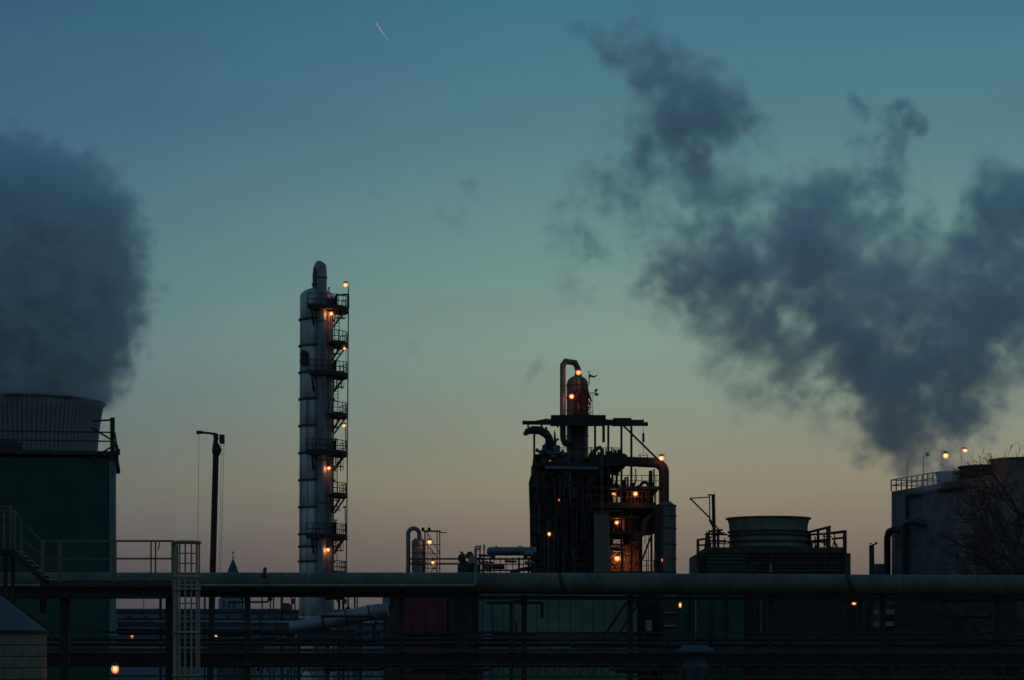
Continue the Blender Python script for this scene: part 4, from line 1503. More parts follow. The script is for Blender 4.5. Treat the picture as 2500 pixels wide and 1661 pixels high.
rack = thing('pipe_rack', 'dark steel pipe rack carrying the long pipe across the foreground', 'pipe rack', P(1250, GR))
def rb_(a, b, w, name, mt='black_steel', d=0.0, h=None, d2=None, par=None):
    m_ = MB()
    m_.bar(P(a[0], a[1], d), P(b[0], b[1], d if d2 is None else d2), w * s, (h or w) * s)
    return m_.build(name, M[mt], par or rack)
rb_((-200, 1451), (1170, 1453), 16, 'girder', 'black_steel', d=.2, h=12)
rb_((1170, 1459), (2750, 1464), 16, 'girder', 'black_steel', d=.2, h=9)
for px in (600, 980, 1130, 1280, 1540, 1885, 2160, 2440):
    rb_((px, GR), (px, 1452), 14 if px not in (1130,) else 24, 'post', 'dark_steel' if px in (600,) else 'black_steel', d=.5)
for px in (1248,):
    rb_((px, GR), (px, 1470), 9, 'post', d=.3)
rb_((1244, 1470), (1284, 1468), 8, 'beam', d=.2)
rb_((1530, 1472), (1470, 1562), 7, 'brace', d=.3)
rb_((1562, 1472), (1505, 1565), 6, 'brace', 'dark_steel', d=1.2)
rb_((1540, 1470), (1575, 1470), 9, 'beam', d=.2)
for (y, th, mt, d) in ((1543, 5, 'rust', .9), (1555, 3, 'rust', .3), (1562, 7, 'black_steel', .7), (1587, 8, 'rust', .1), (1612, 34, 'black_steel', .6), (1651, 5, 'dark_steel', .1), (1672, 24, 'black_steel', .4)):
    rb_((-200, y), (2750, y + 3), th * .8, 'girder', mt, d=d, h=th)
# pipes lying on the rack's lower tier
for (y, r, mt, lb) in ((1572, 5, 'dark_steel', 'upper dark pipe lying on the lower tier of the rack'), (1597, 4.5, 'rust', 'brown pipe lying low on the rack, under the others')):
    m = MB()
    m.path([P(-150, y, 1.4), P(2700, y + 2, 1.4)], r * s, 12)
    tag(m.build('rack_pipe', M[mt], None, True, off=P(1250, y, 1.4)), lb, 'pipe')
# lattice girder at the very bottom
x_ = 560
k = 0
while x_ < 2500:
    rb_((x_, 1655), (x_ + 17, 1624), 2.6, 'lattice_bar', 'dark_steel' if k % 3 == 0 else 'black_steel', d=.25)
    rb_((x_ + 17, 1624), (x_ + 34, 1655), 2.6, 'lattice_bar', 'dark_steel', d=.25)
    x_ += 34
    k += 1
rb_((540, 1622), (2600, 1624), 3, 'beam', 'dark_steel', d=.25)

# clutter hung about the rack: short pipes, valves, trays and hangers
rng = random.Random(99)
def on_rack(name, mt_, build):
    m_ = MB()
    build(m_)
    return m_.build(name, M[mt_], rack, name in ('valve', 'short_pipe'))
for i in range(150):
    x0_ = rng.uniform(480, 2500)
    kind_ = rng.random()
    y0_ = rng.choice((1462, 1500, 1545, 1560, 1580, 1600, 1632)) + rng.uniform(-4, 10)
    d_ = rng.uniform(.2, 2.5)
    mt_ = rng.choice(('black_steel', 'dark_steel', 'dark_steel', 'rust'))
    if y0_ < 1540 and rng.random() < .6:
        continue
    if kind_ < .4:
        L_ = rng.uniform(30, 160)
        k_ = rng.choice((-1, 1))
        on_rack('short_pipe', mt_, lambda m_: m_.path([P(x0_, y0_, d_), P(x0_ + L_, y0_, d_), P(x0_ + L_ + 4, y0_ + 4 * k_, d_), P(x0_ + L_ + 4, y0_ + rng.uniform(14, 50) * k_, d_)], rng.uniform(1.6, 4.5) * s, 8))
    elif kind_ < .65:
        on_rack('valve', mt_, lambda m_: (m_.ball(P(x0_, y0_, d_), rng.uniform(3, 6) * s, 8, 5), m_.path([P(x0_, y0_, d_), P(x0_, y0_ - 11, d_)], .8 * s, 5), m_.path([P(x0_ - 5, y0_ - 11, d_), P(x0_ + 5, y0_ - 11, d_)], 1.1 * s, 6)))
    elif kind_ < .85:
        on_rack('hanger', mt_, lambda m_: m_.bar(P(x0_, y0_, d_), P(x0_ + rng.uniform(-3, 3), y0_ + rng.uniform(14, 45), d_), rng.uniform(1.5, 4) * s))
    else:
        on_rack('cable_tray', mt_, lambda m_: m_.bar(P(x0_, y0_, d_), P(x0_ + rng.uniform(60, 200), y0_ + rng.uniform(-2, 2), d_), 9 * s, 3 * s))

# caged ladder and walkway at left
P = Plane(72)
s = P.s
GR = HOR + HC / s
walk = thing('walkway', 'steel walkway with handrails in the left foreground', 'walkway', P(260, GR))
m = MB()
m.box(P.x(98), P.x(418), 72, 73.3, P.z(1437), P.z(1418))
m.build('deck', M['black_steel'], walk)
m = MB()
m.bar(P(98, 1427, -.06), P(418, 1427, -.06), .06, 13 * s)
m.build('toe_board', M['dark_steel'], walk)
m = MB()
m.box(P.x(-60), P.x(420), 72.05, 73.25, P.z(1460), P.z(1444))
m.build('girder', M['black_steel'], walk)
for y, w, x0_, x1_ in ((1321.5, 5, 105, 425), (1364.5, 4.4, 105, 425)):
    m = MB()
    m.bar(P(x0_, y, -.05), P(x1_, y, -.05), w * s)
    m.build('handrail', M['handrail'], walk)
for px, w, y0_ in ((106, 5.5, 1318), (146, 9, 1325), (280, 9, 1322), (369, 3.4, 1324), (380, 3.4, 1324), (423, 8, 1320)):
    m = MB()
    m.bar(P(px, 1425, -.02), P(px, y0_, -.02), w * s)
    m.build('handrail_post', M['handrail'] if px < 400 else M['yellow'], walk)
m = MB()
m.bar(P(391, 1325, -.05), P(387, 1343, -.05), 2.4 * s)
m.build('gate_chain', M['black_steel'], walk)
for px, w in ((150, 20), (407, 18)):
    m = MB()
    m.bar(P(px, GR, .6), P(px, 1444, .6), w * s)
    m.build('column', M['black_steel'], walk)
m = MB()
m.bar(P(100, 1500, .3), P(100, 1460, .3), 14 * s)
m.build('hanger', M['black_steel'], walk)
for px in (230, 330):
    m = MB()
    m.bar(P(px, 1452, .55), P(px + 2, 1437, .55), 6 * s)
    m.build('bracket', M['dark_steel'], walk)

cage = thing('caged_ladder', 'pale caged ladder rising to the end of the walkway', 'ladder', P(455, GR))
cr = 31 * s
ccx, ccy2 = P.x(457), 72 - .1
for k in range(7):
    t = -PI * (k + .2) / 6.5 - .0
    m = MB()
    x_, y_ = ccx + cr * math.cos(t), ccy2 + cr * math.sin(t)
    m.bar((x_, y_, 1.5), (x_, y_, P.z(1325)), .05, .035)
    m.build('cage_bar', M['pale_steel'], cage)
for k, y in enumerate((1326, 1409, 1439, 1544, 1649, 1754, 1860, 1965, 2070)):
    m = MB()
    z_ = P.z(y)
    m.path([(ccx + (cr + .02) * math.cos(t), ccy2 + (cr + .02) * math.sin(t), z_) for t in [-PI * i / 16 for i in range(17)]], .036 if k else .055, 6)
    m.build('cage_hoop', M['yellow'] if k == 0 else M['pale_steel'], cage)
for dx in (-24, 24):
    m = MB()
    m.bar((ccx + dx * s, ccy2 + .05, .1), (ccx + dx * s, ccy2 + .05, P.z(1330)), .06)
    m.build('stile', M['pale_steel'], cage)
yy = GR - 20
rm = MB()
rm.tube((ccx - 24 * s, ccy2 + .05, P.z(GR - 20)), (ccx + 24 * s, ccy2 + .05, P.z(GR - 20)), .016, 6)
r0_ = rm.build('rung', M['dark_steel'], cage)
i = 1
while P.z(GR - 20) + i * .3 < P.z(1335):
    c = r0_.copy()
    COL.objects.link(c)
    c.parent = cage
    c.location = r0_.location + Vector((0, 0, i * .3))
    i += 1

# stairs at the far left
P = Plane(70)
s = P.s
stairs = thing('stairs', 'steel stairs with handrails at the left edge above the silo', 'stairs', P(60, GR))
def sb_(a, b, w, name, mt='handrail', d=0.0, h=None):
    m_ = MB()
    m_.bar(P(a[0], a[1], d), P(b[0], b[1], d), w * s, (h or w) * s)
    return m_.build(name, M[mt], stairs)
sb_((28, 1342), (108, 1418), 14, 'stringer', 'black_steel', d=-.1)
sb_((28, 1342), (108, 1418), 14, 'stringer', 'black_steel', d=.8)
for i in range(7):
    t = i / 6
    m = MB()
    c = P(34 + 70 * t, 1346 + 68 * t)
    m.box(c.x - .14, c.x + .14, 70 - .08, 70.75, c.z - .02, c.z + .02)
    m.build('tread', M['grey_steel'], stairs)
m = MB()
m.box(P.x(-80), P.x(32), 69.9, 71, P.z(1352), P.z(1340))
m.build('landing', M['black_steel'], stairs)
for a, b, w in (((50, 1270), (110, 1327), 2.4), ((50, 1312), (100, 1352), 2.2), ((-60, 1245), (38, 1248), 2.8), ((38, 1248), (52, 1268), 2.6), ((-60, 1288), (40, 1290), 2.4), ((-40, 1236), (30, 1238), 2.2), ((-60, 1258), (30, 1262), 2.2)):
    sb_(a, b, w, 'handrail', d=-.1)
for px, y0_, y1_ in ((38, 1246, 1344), (12, 1246, 1342), (-16, 1246, 1342), (54, 1262, 1360), (104, 1322, 1400), (28, 1236, 1340)):
    sb_((px, y1_), (px, y0_), 4.4, 'handrail_post', d=-.12)
for px in (10, 28):
    sb_((px, GR), (px, 1350), 9, 'column', 'black_steel', d=.2)
sb_((-40, 1460), (112, 1532), 7, 'brace', 'rust', d=.9)
sb_((60, 1500), (125, 1560), 5, 'brace', 'black_steel', d=.9)

# silo at the left edge
P = Plane(60)
s = P.s
silo = thing('silo', 'pale bolted panel silo with blue grey cone roof, bottom left corner', 'silo', P(-65, HOR + HC / s, 1.9))
sr = 181 * s
scx, scy = Plane(61.9).x(-65), 60 + 1.9
zt_ = P.z(1541)
m = MB()
m.lathe(scx, scy, [(sr + .06, zt_), (sr * .8, zt_ + sr * .17), (sr * .5, zt_ + sr * .41), (sr * .2, zt_ + sr * .63), (.2, zt_ + sr * .70), (.2, zt_ + sr * .78), (.01, zt_ + sr * .78)], 40)
m.build('roof', M['roof_sheet'], silo, True)
m = MB()
m.lathe(scx, scy, [(sr + .02, zt_ - .05), (sr + .08, zt_ - .05), (sr + .08, zt_ + .03), (sr + .02, zt_ + .03)], 64)
m.build('eave_ring', M['black_steel'], silo, True)
m = MB()
m.lathe(scx, scy, [(sr - .03, .1), (sr - .03, zt_)], 48)
m.build('inner_shell', M['dark_steel'], silo, True)
NP = 20
dap = 2 * PI / NP
ph = 28.5 * s
pmh = MB()
pmh.lathe(0, 0, [(sr - .03, .006), (sr + .01, .012), (sr + .01, ph - .012), (sr - .03, ph - .006)], 4, -dap / 2 + .004, dap / 2 - .004)
sb = WO[silo.name]
pmh.v = [(x + sb.x, y + sb.y, z + sb.z) for x, y, z in pmh.v]
pan0 = pmh.build('panel', M['silo'], silo)
first = True
rows = 10
for j in range(rows):
    zz = zt_ - .05 - (j + 1) * ph
    for k in range(NP):
        an = k * dap + (dap / 2 if j % 2 else 0)
        # leave out the ones round the back
        if math.sin(an) > 0.35:
            continue
        o = pan0 if first else pan0.copy()
        if not first:
            COL.objects.link(o)
            o.parent = silo
        first = False
        o.matrix_local = Matrix.Translation((scx - sb.x, scy - sb.y, zz)) @ Matrix.Rotation(an, 4, 'Z')

# ------------------------------------------------------------------ middle ground under and behind the long pipe
P = Plane(120)
s = P.s
GR = HOR + HC / s
def slab(name, label, cat, x0_, x1_, ytop, d0, d1, mt, ybot=None, posts=True):
    t = thing(name, label, cat, P((x0_ + x1_) / 2, GR, (d0 + d1) / 2))
    m_ = MB()
    m_.box(P.x(x0_), P.x(x1_), P.Y + d0, P.Y + d1, 0 if ybot is None else P.z(ybot), P.z(ytop))
    m_.build('wall', M[mt], t)
    return t
sh = slab('panel_building', 'grey green sheet metal building behind the rack, right of the red tank', 'building', 1168, 1556, 1436, 0, 12, 'plaster')
n_ = 13
for i in range(n_):
    x0_ = 1202 + (1556 - 1202) * i / n_
    m = MB()
    m.box(P.x(x0_ + .5), P.x(x0_ + 354 / n_ - .5), P.Y - .07 - random.uniform(0, .02), P.Y, 1.0, P.z(1438))
    m.build('panel', M['plaster'], sh)
m = MB()
m.box(P.x(1164), P.x(1560), P.Y - .4, P.Y + 12.4, P.z(1436), P.z(1431))
m.build('roof', M['dark_steel'], sh)
m = MB()
m.box(P.x(1181), P.x(1200), P.Y - .3, P.Y - .02, 1, P.z(1440))
m.build('side_duct', M['blue'], sh)
m = MB()
m.path([P(1188, GR - 5, -.5), P(1188, 1440, -.5)], 2.4 * s, 10)
m.build('downpipe', M['riser'], sh, True)
m = MB()
m.box(P.x(1168), P.x(1556), P.Y - .2, P.Y - .09, P.z(1556), P.z(1546))
m.build('base_trim', M['rust'], sh)

rt2 = thing('red_tank', 'square dark red tank behind the rack, left of the pale wall', 'tank', P(1038, GR, 2))
m = MB()
m.box(P.x(985), P.x(1090), P.Y + .9, P.Y + 5, 0, P.z(1446))
m.box(P.x(989), P.x(1086), P.Y + 1.1, P.Y + 4.8, P.z(1446), P.z(1441))
m.build('shell', M['red'], rt2)
for px in (1002, 1037, 1072):
    m = MB()
    m.bar(P(px, GR, .86), P(px, 1448, .86), 1.6 * s)
    m.build('stiffener', M['red'], rt2)
m = MB()
m.bar(P(984, 1447, .84), P(1091, 1447, .84), 2.2 * s)
m.build('rim', M['red'], rt2)

gd = thing('dark_shed', 'dark grey shed between the red tank and the pale building', 'shed', P(1130, GR, 5))
m = MB()
m.box(P.x(1094), P.x(1164), P.Y + 1, P.Y + 8, 0, P.z(1440))
m.build('wall', M['dark_steel'], gd)
m = MB()
m.box(P.x(1090), P.x(1167), P.Y + .7, P.Y + 8.2, P.z(1440), P.z(1435))
m.build('roof', M['black_steel'], gd)
for px in (1106, 1122, 1150):
    m = MB()
    m.bar(P(px, GR, .8), P(px, 1440, .8), 5 * s)
    m.build('post', M['rust'], gd)
gd2 = thing('grey_cabin', 'narrow grey cabin wall left of the red tank', 'cabin', P(962, GR, 3))
m = MB()
m.box(P.x(936), P.x(986), P.Y + 1.4, P.Y + 6, 0, P.z(1446))
m.build('wall', M['dark_steel'], gd2)
m = MB()
m.box(P.x(932), P.x(950), P.Y + .6, P.Y + 1.3, P.z(1480), P.z(1440))
m.build('vent_duct', M['riser'], gd2)
m = MB()
m.box(P.x(934), P.x(988), P.Y + 1.2, P.Y + 6.2, P.z(1446), P.z(1441))
m.build('roof', M['black_steel'], gd2)

# insulated duct sloping down to the left
P = Plane(105)
s = P.s
GR = HOR + HC / s
du = thing('insulated_duct', 'wide frosted insulated duct sloping down to the left of the red tank', 'duct', P(830, GR))
m = MB()
m.path([P(948, 1491), P(905, 1496), P(860, 1505), P(800, 1518), P(740, 1528), P(708, 1534)], [19 * s, 19 * s, 18 * s, 18 * s, 16 * s, 14 * s], 20)
m.build('duct_body', M['riser'], du, True)
for px, py in ((902, 1497), (846, 1508), (790, 1520)):
    m = MB()
    m.path([P(px - 1.6, py + .3), P(px + 1.6, py - .3)], 20.5 * s, 20)
    m.build('band', M['black_steel'], du, True)
for px in (730, 800, 880, 940):
    m = MB()
    m.bar(P(px, GR), P(px, 1515), 8 * s)
    m.build('support', M['black_steel'], du)
m = MB()
m.path([P(640, 1545, -.5), P(700, 1540, -.5), P(730, 1556, -.5)], 9 * s, 14)
m.path([P(700, 1552, -.5), P(870, 1556, -.5)], 4 * s, 10)
m.build('branch_pipe', M['black_steel'], du, True)
m = MB()
for i in range(18):
    a = (random.uniform(905, 945), random.uniform(1524, 1552))
    m.path([P(a[0], a[1], -.7), P(a[0] + random.uniform(-4, 4), a[1] + random.uniform(3, 8), -.7)], .9 * s, 5)
m.build('valve_stems', M['grey_steel'], du, kind='stuff')

# long dark shed roofs and pipe bundles in the left middle ground
P = Plane(150)
s = P.s
GR = HOR + HC / s
pk = thing('background_rack', 'far pipe rack seen in the gap under the long pipe, left', 'pipe rack', P(600, GR))
for px in (392, 428, 500, 593, 640, 660, 668, 688, 712, 720, 828, 838, 850, 866, 872):
    m = MB()
    w_ = random.choice((3, 4, 6))
    m.bar(P(px, GR), P(px, 1440), w_ * s)
    m.build('post', M['dark_steel'], pk)
for (y, w_) in ((1512, 6), (1528, 8), (1549, 5), (1566, 10)):
    m = MB()
    m.bar(P(288, y), P(960, y + 1), w_ * s)
    m.build('beam', M['dark_steel'] if y != 1528 else M['blue'], pk)
for (px, py, r) in ((826, 1462, 4), (842, 1466, 5), (660, 1458, 6), (716, 1466, 5), (700, 1484, 14), (850, 1487, 7)):
    m = MB()
    m.path([P(px, py + 9, -.2), P(px, py, -.2), P(px, py - r * .8, -.2)], [r * s, r * s, r * s * .5], 10)
    m.build('vent_head', M['dark_steel'], pk, True)
for i, (x0_, x1_, y, r, mt, lb) in enumerate(((286, 960, 1519, 4.5, 'riser', 'topmost pale pipe on the far rack below the sky gap'), (286, 960, 1538, 3.5, 'rust', 'brown pipe on the far rack, second from the top'),
                                              (520, 960, 1559, 4.5, 'blue', 'blue grey pipe lowest on the far rack beside the mast'))):
    m = MB()
    m.path([P(x0_, y, -.6), P(x1_, y + 2, -.6)], r * s, 10)
    tag(m.build('pipe', M[mt], None, True, off=P((x0_ + x1_) / 2, y, -.6)), lb, 'pipe')
m = MB()
m.box(P.x(520), P.x(590), P.Y + 2, P.Y + 8, 0, P.z(1540))
tag(m.build('service_cabin', M['blue'], None, off=P(555, GR, 5)), 'pale blue service cabin low behind the mast', 'cabin')

lamp(281, 1634, 66, 'large bare lamp glowing low at the left, under the walkway', 'strong', r=8.5, d=0, hang='back', energy=1.8, oval=1.15)
lamp(322.5, 1555, 140, 'small lamp behind the walkway, right of the green tower foot', 'strong', r=3.0, d=0, hang='back')
lamp(528, 1553.5, 110, 'small lamp showing just right of the mast', 'strong', r=3.0, d=0, hang='back')
lamp(727.5, 1554.5, 104, 'faint red lamp under the insulated duct', 'red', r=2.0, d=-1, hang='back')
lamp(1660.5, 1477.5, 118, 'narrow orange lamp under the long pipe beside green boxes', 'amber', r=2.6, d=0, hang='back', oval=2.0)
lamp(2085, 1474, 118, 'flat orange lamp under the long pipe at the right', 'amber', r=4.6, d=0, hang='back', oval=.6)

# right middle ground
P = Plane(125)
s = P.s
GR = HOR + HC / s
gb = thing('green_building', 'dark green low building under the right half of the long pipe', 'building', P(1740, GR, 4))
m = MB()
m.box(P.x(1650), P.x(1818), P.Y + .5, P.Y + 8, 0, P.z(1440))
m.build('wall', M['green'], gb)
for px in (1686, 1700, 1742, 1772, 1800):
    m = MB()
    m.bar(P(px, GR, .4), P(px, 1440, .4), (4 if px != 1700 else 3) * s)
    m.build('pilaster', M['grey_steel'] if px == 1700 else M['black_steel'], gb)
m = MB()
m.box(P.x(1780), P.x(1818), P.Y + .3, P.Y + .48, .5, P.z(1442))
m.build('door', M['green'], gb)
db = thing('dark_building', 'long black building behind the right part of the rack', 'building', P(2100, GR, 6))
m = MB()
m.box(P.x(1820), P.x(2140), P.Y + 2, P.Y + 9, 0, P.z(1447))
m.box(P.x(2198), P.x(2800), P.Y + 2, P.Y + 9, 0, P.z(1436))
m.box(P.x(2140), P.x(2198), P.Y + 2, P.Y + 9, 0, P.z(1533))
m.build('wall', M['black_steel'], db)
for y, mt in ((1470, 'dark_steel'), (1492, 'blue'), (1522, 'grey_steel')):
    m = MB()
    m.box(P.x(2144), P.x(2196), P.Y + 1.6, P.Y + 1.95, P.z(y + 6), P.z(y - 5))
    m.build('louvre_band', M[mt], db)
for px in (1848, 1866, 1935, 2064, 2072, 2104, 2120):
    m = MB()
    m.path([P(px, 1548, 1.5), P(px + random.uniform(-3, 3), 1500, 1.5), P(px + random.uniform(-4, 4), 1462, 1.5)], random.uniform(1, 3) * s, 8)
    m.build('downpipe', M['dark_steel'] if px != 1866 else M['blue'], db, True)
# round column foot and a pale sheet standing in for the bright gap
mf = thing('grey_machine_stand', 'grey machine stand with pale sheet in place of a bright gap beside the green building', 'machine stand', P(1625, GR, 1))
m = MB()
m.box(P.x(1618), P.x(1652), P.Y, P.Y + 2, 0, P.z(1452))
m.build('frame_block', M['dark_steel'], mf)
for y in (1456, 1496, 1528):
    m = MB()
    m.bar(P(1620, y, -.1), P(1650, y, -.1), 4 * s)
    m.build('rung', M['grey_steel'], mf)
m = MB()
m.box(P.x(1584), P.x(1600), P.Y + 3, P.Y + 3.2, P.z(1540), P.z(1512))
m.build('bright_gap_sheet', M['cladding'], mf)
m = MB()
m.box(P.x(1560), P.x(1618), P.Y + 3.4, P.Y + 6, 0, P.z(1446))
m.build('rear_block', M['black_steel'], mf)

# blue hopper in the lower right foreground
P = Plane(74)
s = P.s
GR = HOR + HC / s
hp = thing('hopper', 'blue grey hopper with flared rim below the rack, lower right', 'hopper', P(1697, GR))
m = MB()
m.lathe(P.x(1698), P.Y, [(26 * s, P.z(1575)), (47 * s, P.z(1588)), (47 * s, P.z(1594)), (26 * s, P.z(1596)), (20 * s, P.z(1612)), (33 * s, P.z(1628)), (22 * s, P.z(1655)), (20 * s, P.z(1700)), (8 * s, P.z(1760))], 24)
m.build('body', M['roof_sheet'], hp, True)
for t in range(3):
    an = t * 2.09 + .6
    m = MB()
    m.bar((P.x(1698) + 30 * s * math.cos(an), P.Y + 30 * s * math.sin(an), 0), (P.x(1698) + 30 * s * math.cos(an), P.Y + 30 * s * math.sin(an), P.z(1630)), .08)
    m.build('leg', M['black_steel'], hp)

# ------------------------------------------------------------------ far: church and sheds
P = Plane(620)
s = P.s
GR = HOR + HC / s
ch = thing('church_tower', 'far church tower with pointed dark spire and cross on the horizon', 'church', P(569, GR))
m = MB()
hw = 28 * s
c = P(569, 1462)
apex = P(569, 1362)
m.add([(c.x - hw, c.y - hw, c.z), (c.x + hw, c.y - hw, c.z), (c.x + hw, c.y + hw, c.z), (c.x - hw, c.y + hw, c.z),
       (c.x - hw * .46, c.y - hw * .46, P.z(1398)), (c.x + hw * .46, c.y - hw * .46, P.z(1398)), (c.x + hw * .46, c.y + hw * .46, P.z(1398)), (c.x - hw * .46, c.y + hw * .46, P.z(1398)),
       tuple(apex)],
      [(0, 1, 5, 4), (1, 2, 6, 5), (2, 3, 7, 6), (3, 0, 4, 7), (4, 5, 8), (5, 6, 8), (6, 7, 8), (7, 4, 8), (3, 2, 1, 0)])
m.build('spire', M['slate'], ch)
m = MB()
m.bar(P(569, 1364), P(569, 1345), 1.6 * s)
m.bar(P(565.5, 1350), P(572.5, 1350), 1.5 * s)
m.ball(P(569, 1362), 2 * s)
m.build('cross', M['slate'], ch)
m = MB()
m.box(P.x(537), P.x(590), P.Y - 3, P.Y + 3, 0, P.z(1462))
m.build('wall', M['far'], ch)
for px in (550, 562, 575):
    m = MB()
    m.box(P.x(px - 2.5), P.x(px + 2.5), P.Y - 3.2, P.Y - 3.02, P.z(1484), P.z(1468))
    m.build('belfry_window', M['glass'], ch)
P = Plane(420)
s = P.s
GR = HOR + HC / s
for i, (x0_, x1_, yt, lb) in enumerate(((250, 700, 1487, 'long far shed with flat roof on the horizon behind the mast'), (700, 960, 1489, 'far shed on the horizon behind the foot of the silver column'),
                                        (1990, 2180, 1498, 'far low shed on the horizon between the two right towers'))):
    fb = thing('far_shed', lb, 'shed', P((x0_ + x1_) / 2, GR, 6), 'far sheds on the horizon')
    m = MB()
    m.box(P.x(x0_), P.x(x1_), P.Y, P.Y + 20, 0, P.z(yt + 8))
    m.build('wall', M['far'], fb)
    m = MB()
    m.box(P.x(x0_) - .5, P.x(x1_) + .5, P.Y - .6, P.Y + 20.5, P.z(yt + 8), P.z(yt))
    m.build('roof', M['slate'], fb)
    k = x0_ + 20
    while k < x1_ - 10:
        m = MB()
        m.box(P.x(k), P.x(k + 12), P.Y - .08, P.Y - .01, P.z(yt + 30), P.z(yt + 16))
        m.build('window', M['glass'], fb)
        k += 40
m = MB()
m.bar(P(351, 1500), P(351, 1440), 1.6 * s)
m.bar(P(348, 1442), P(354, 1442), 1.6 * s)
tag(m.build('street_lamp', M['dark_steel'], None, off=P(351, GR)), 'thin far lamp post seen in the gap under the walkway', 'lamp post')

# ------------------------------------------------------------------ bare tree at the right edge
def branch(m, mt_, p, d, L_, r, lvl, rng, maxlvl, lists):
    pts_ = [p.copy()]
    rs = [r]
    n_ = 5
    cur = p.copy()
    dd = d.copy()
    for i in range(n_):
        dd = (dd + Vector((rng.gauss(0, .13), rng.gauss(0, .13), rng.gauss(.03, .09)))).normalized()
        cur = cur + dd * (L_ / n_)
        pts_.append(cur.copy())
        rs.append(max(.011, r * (1 - .62 * (i + 1) / n_)))
    sides = 8 if lvl < 2 else (5 if lvl == 2 else 3)
    lists[lvl].path(pts_, rs, sides, cap=False)
    if lvl >= maxlvl:
        return
    k = (6, 5, 5, 4)[lvl]
    for i in range(k):
        t = .25 + .75 * (i + rng.random() * .8) / k
        j = min(n_ - 1, int(t * n_))
        q = pts_[j].lerp(pts_[j + 1], t * n_ - j)
        a = dd.orthogonal().normalized()
        a = Matrix.Rotation(rng.uniform(0, 2 * PI), 3, dd) @ a
        spread = rng.uniform(.45, 1.0)
        nd = (dd * (1 - spread * .45) + a * spread).normalized()
        if nd.z < -.1:
            nd.z *= .3
        branch(m, mt_, q, nd.normalized(), L_ * rng.uniform(.42, .66), rs[j] * .62, lvl + 1, rng, maxlvl, lists)
def tree(px, Y, label, hgt, lean, seed, r0=.3):
    Pt = Plane(Y)
    b = Pt(px, HOR + HC / Pt.s)
    t = thing('bare_tree', label, 'tree', b, 'bare trees in front of the cooling block')
    rng = random.Random(seed)
    lists = [MB() for _ in range(5)]
    pts_, rs = [b.copy()], [r0]
    cur = b.copy()
    dd = Vector((lean, 0, 1)).normalized()
    for i in range(8):
        dd = (dd + Vector((rng.gauss(0, .07), rng.gauss(0, .06), 0))).normalized()
        cur = cur + dd * hgt / 8
        pts_.append(cur.copy())
        rs.append(r0 * (1 - .75 * (i + 1) / 8))
    tm = MB()
    tm.path(pts_, rs, 12, cap=False)
    tm.build('trunk', M['bark'], t, True)
    for i in range(3, 9):
        for k in range(4):
            a = rng.uniform(0, 2 * PI)
            nd = Vector((math.cos(a) * .85, math.sin(a) * .5, rng.uniform(.45, 1.2))).normalized()
            j = i
            branch(None, None, pts_[j], nd, hgt * rng.uniform(.17, .28) * (1.3 - .07 * i), rs[j] * .55, 1, rng, 4, lists)
    lists[1].build('limbs', M['bark'], t, True, kind='stuff')
    lists[2].v and lists[2].build('branches', M['bark'], t, kind='stuff')
    tw = MB()
    for l in lists[3:]:
        tw.add(l.v, l.f)
    tw.build('twigs', M['bark'], t, kind='stuff')
    return t
tree(2472, 132, 'large bare tree reaching above the round fan stacks at the right edge', 16.0, .0, 3, .5)
tree(2335, 118, 'lower bare tree with spreading limbs in front of the blue wall', 9.2, -.06, 8, .34)
tree(2520, 110, 'bare tree half cut off by the right picture edge', 14.0, -.03, 14, .40)

# ------------------------------------------------------------------ contrail
P = Plane(9000)
m = MB()
m.path([P(918, 56), P(922, 62), P(931, 76), P(948, 101)], [1.5 * P.s, 2.0 * P.s, 1.6 * P.s, .3 * P.s], 8)
cm = bpy.data.materials.new('sunlit ice trail')
cm.use_nodes = True
ct = cm.node_tree
ct.nodes.clear()
tr = ct.nodes.new('ShaderNodeBsdfTranslucent')
tr.inputs[0].default_value = (.9, .9, .9, 1)
df = ct.nodes.new('ShaderNodeBsdfDiffuse')
df.inputs[0].default_value = (.9, .9, .9, 1)
mx = ct.nodes.new('ShaderNodeMixShader')
oo = ct.nodes.new('ShaderNodeOutputMaterial')
ct.links.new(tr.outputs[0], mx.inputs[1])
ct.links.new(df.outputs[0], mx.inputs[2])
ct.links.new(mx.outputs[0], oo.inputs[0])
tag(m.build('contrail', cm, None, True, off=P(930, 76)), 'short white contrail high in the blue sky at the top', 'contrail')

# ------------------------------------------------------------------ steam: real volumes
def fractal(shape, beta, seed, lo=0.0):
    r_ = np.random.RandomState(seed)
    w_ = np.fft.rfftn(r_.standard_normal(shape).astype(np.float32))
    kx = np.fft.fftfreq(shape[0])[:, None, None] * shape[0]
    ky = np.fft.fftfreq(shape[1])[None, :, None] * shape[0]
    kz = np.fft.rfftfreq(shape[2])[None, None, :] * shape[0]
    # isotropic in cells
    kx = kx / 1.0
    ky = np.fft.fftfreq(shape[1])[None, :, None] * shape[0]
    k_ = np.sqrt(kx ** 2 + ky ** 2 + kz ** 2)
    k_[0, 0, 0] = 1
    amp = np.where(k_ < lo, lo ** (-beta), k_ ** (-beta))
    amp[0, 0, 0] = 0
    f_ = np.fft.irfftn(w_ * amp, s=shape).astype(np.float32)
    return f_ / f_.std()

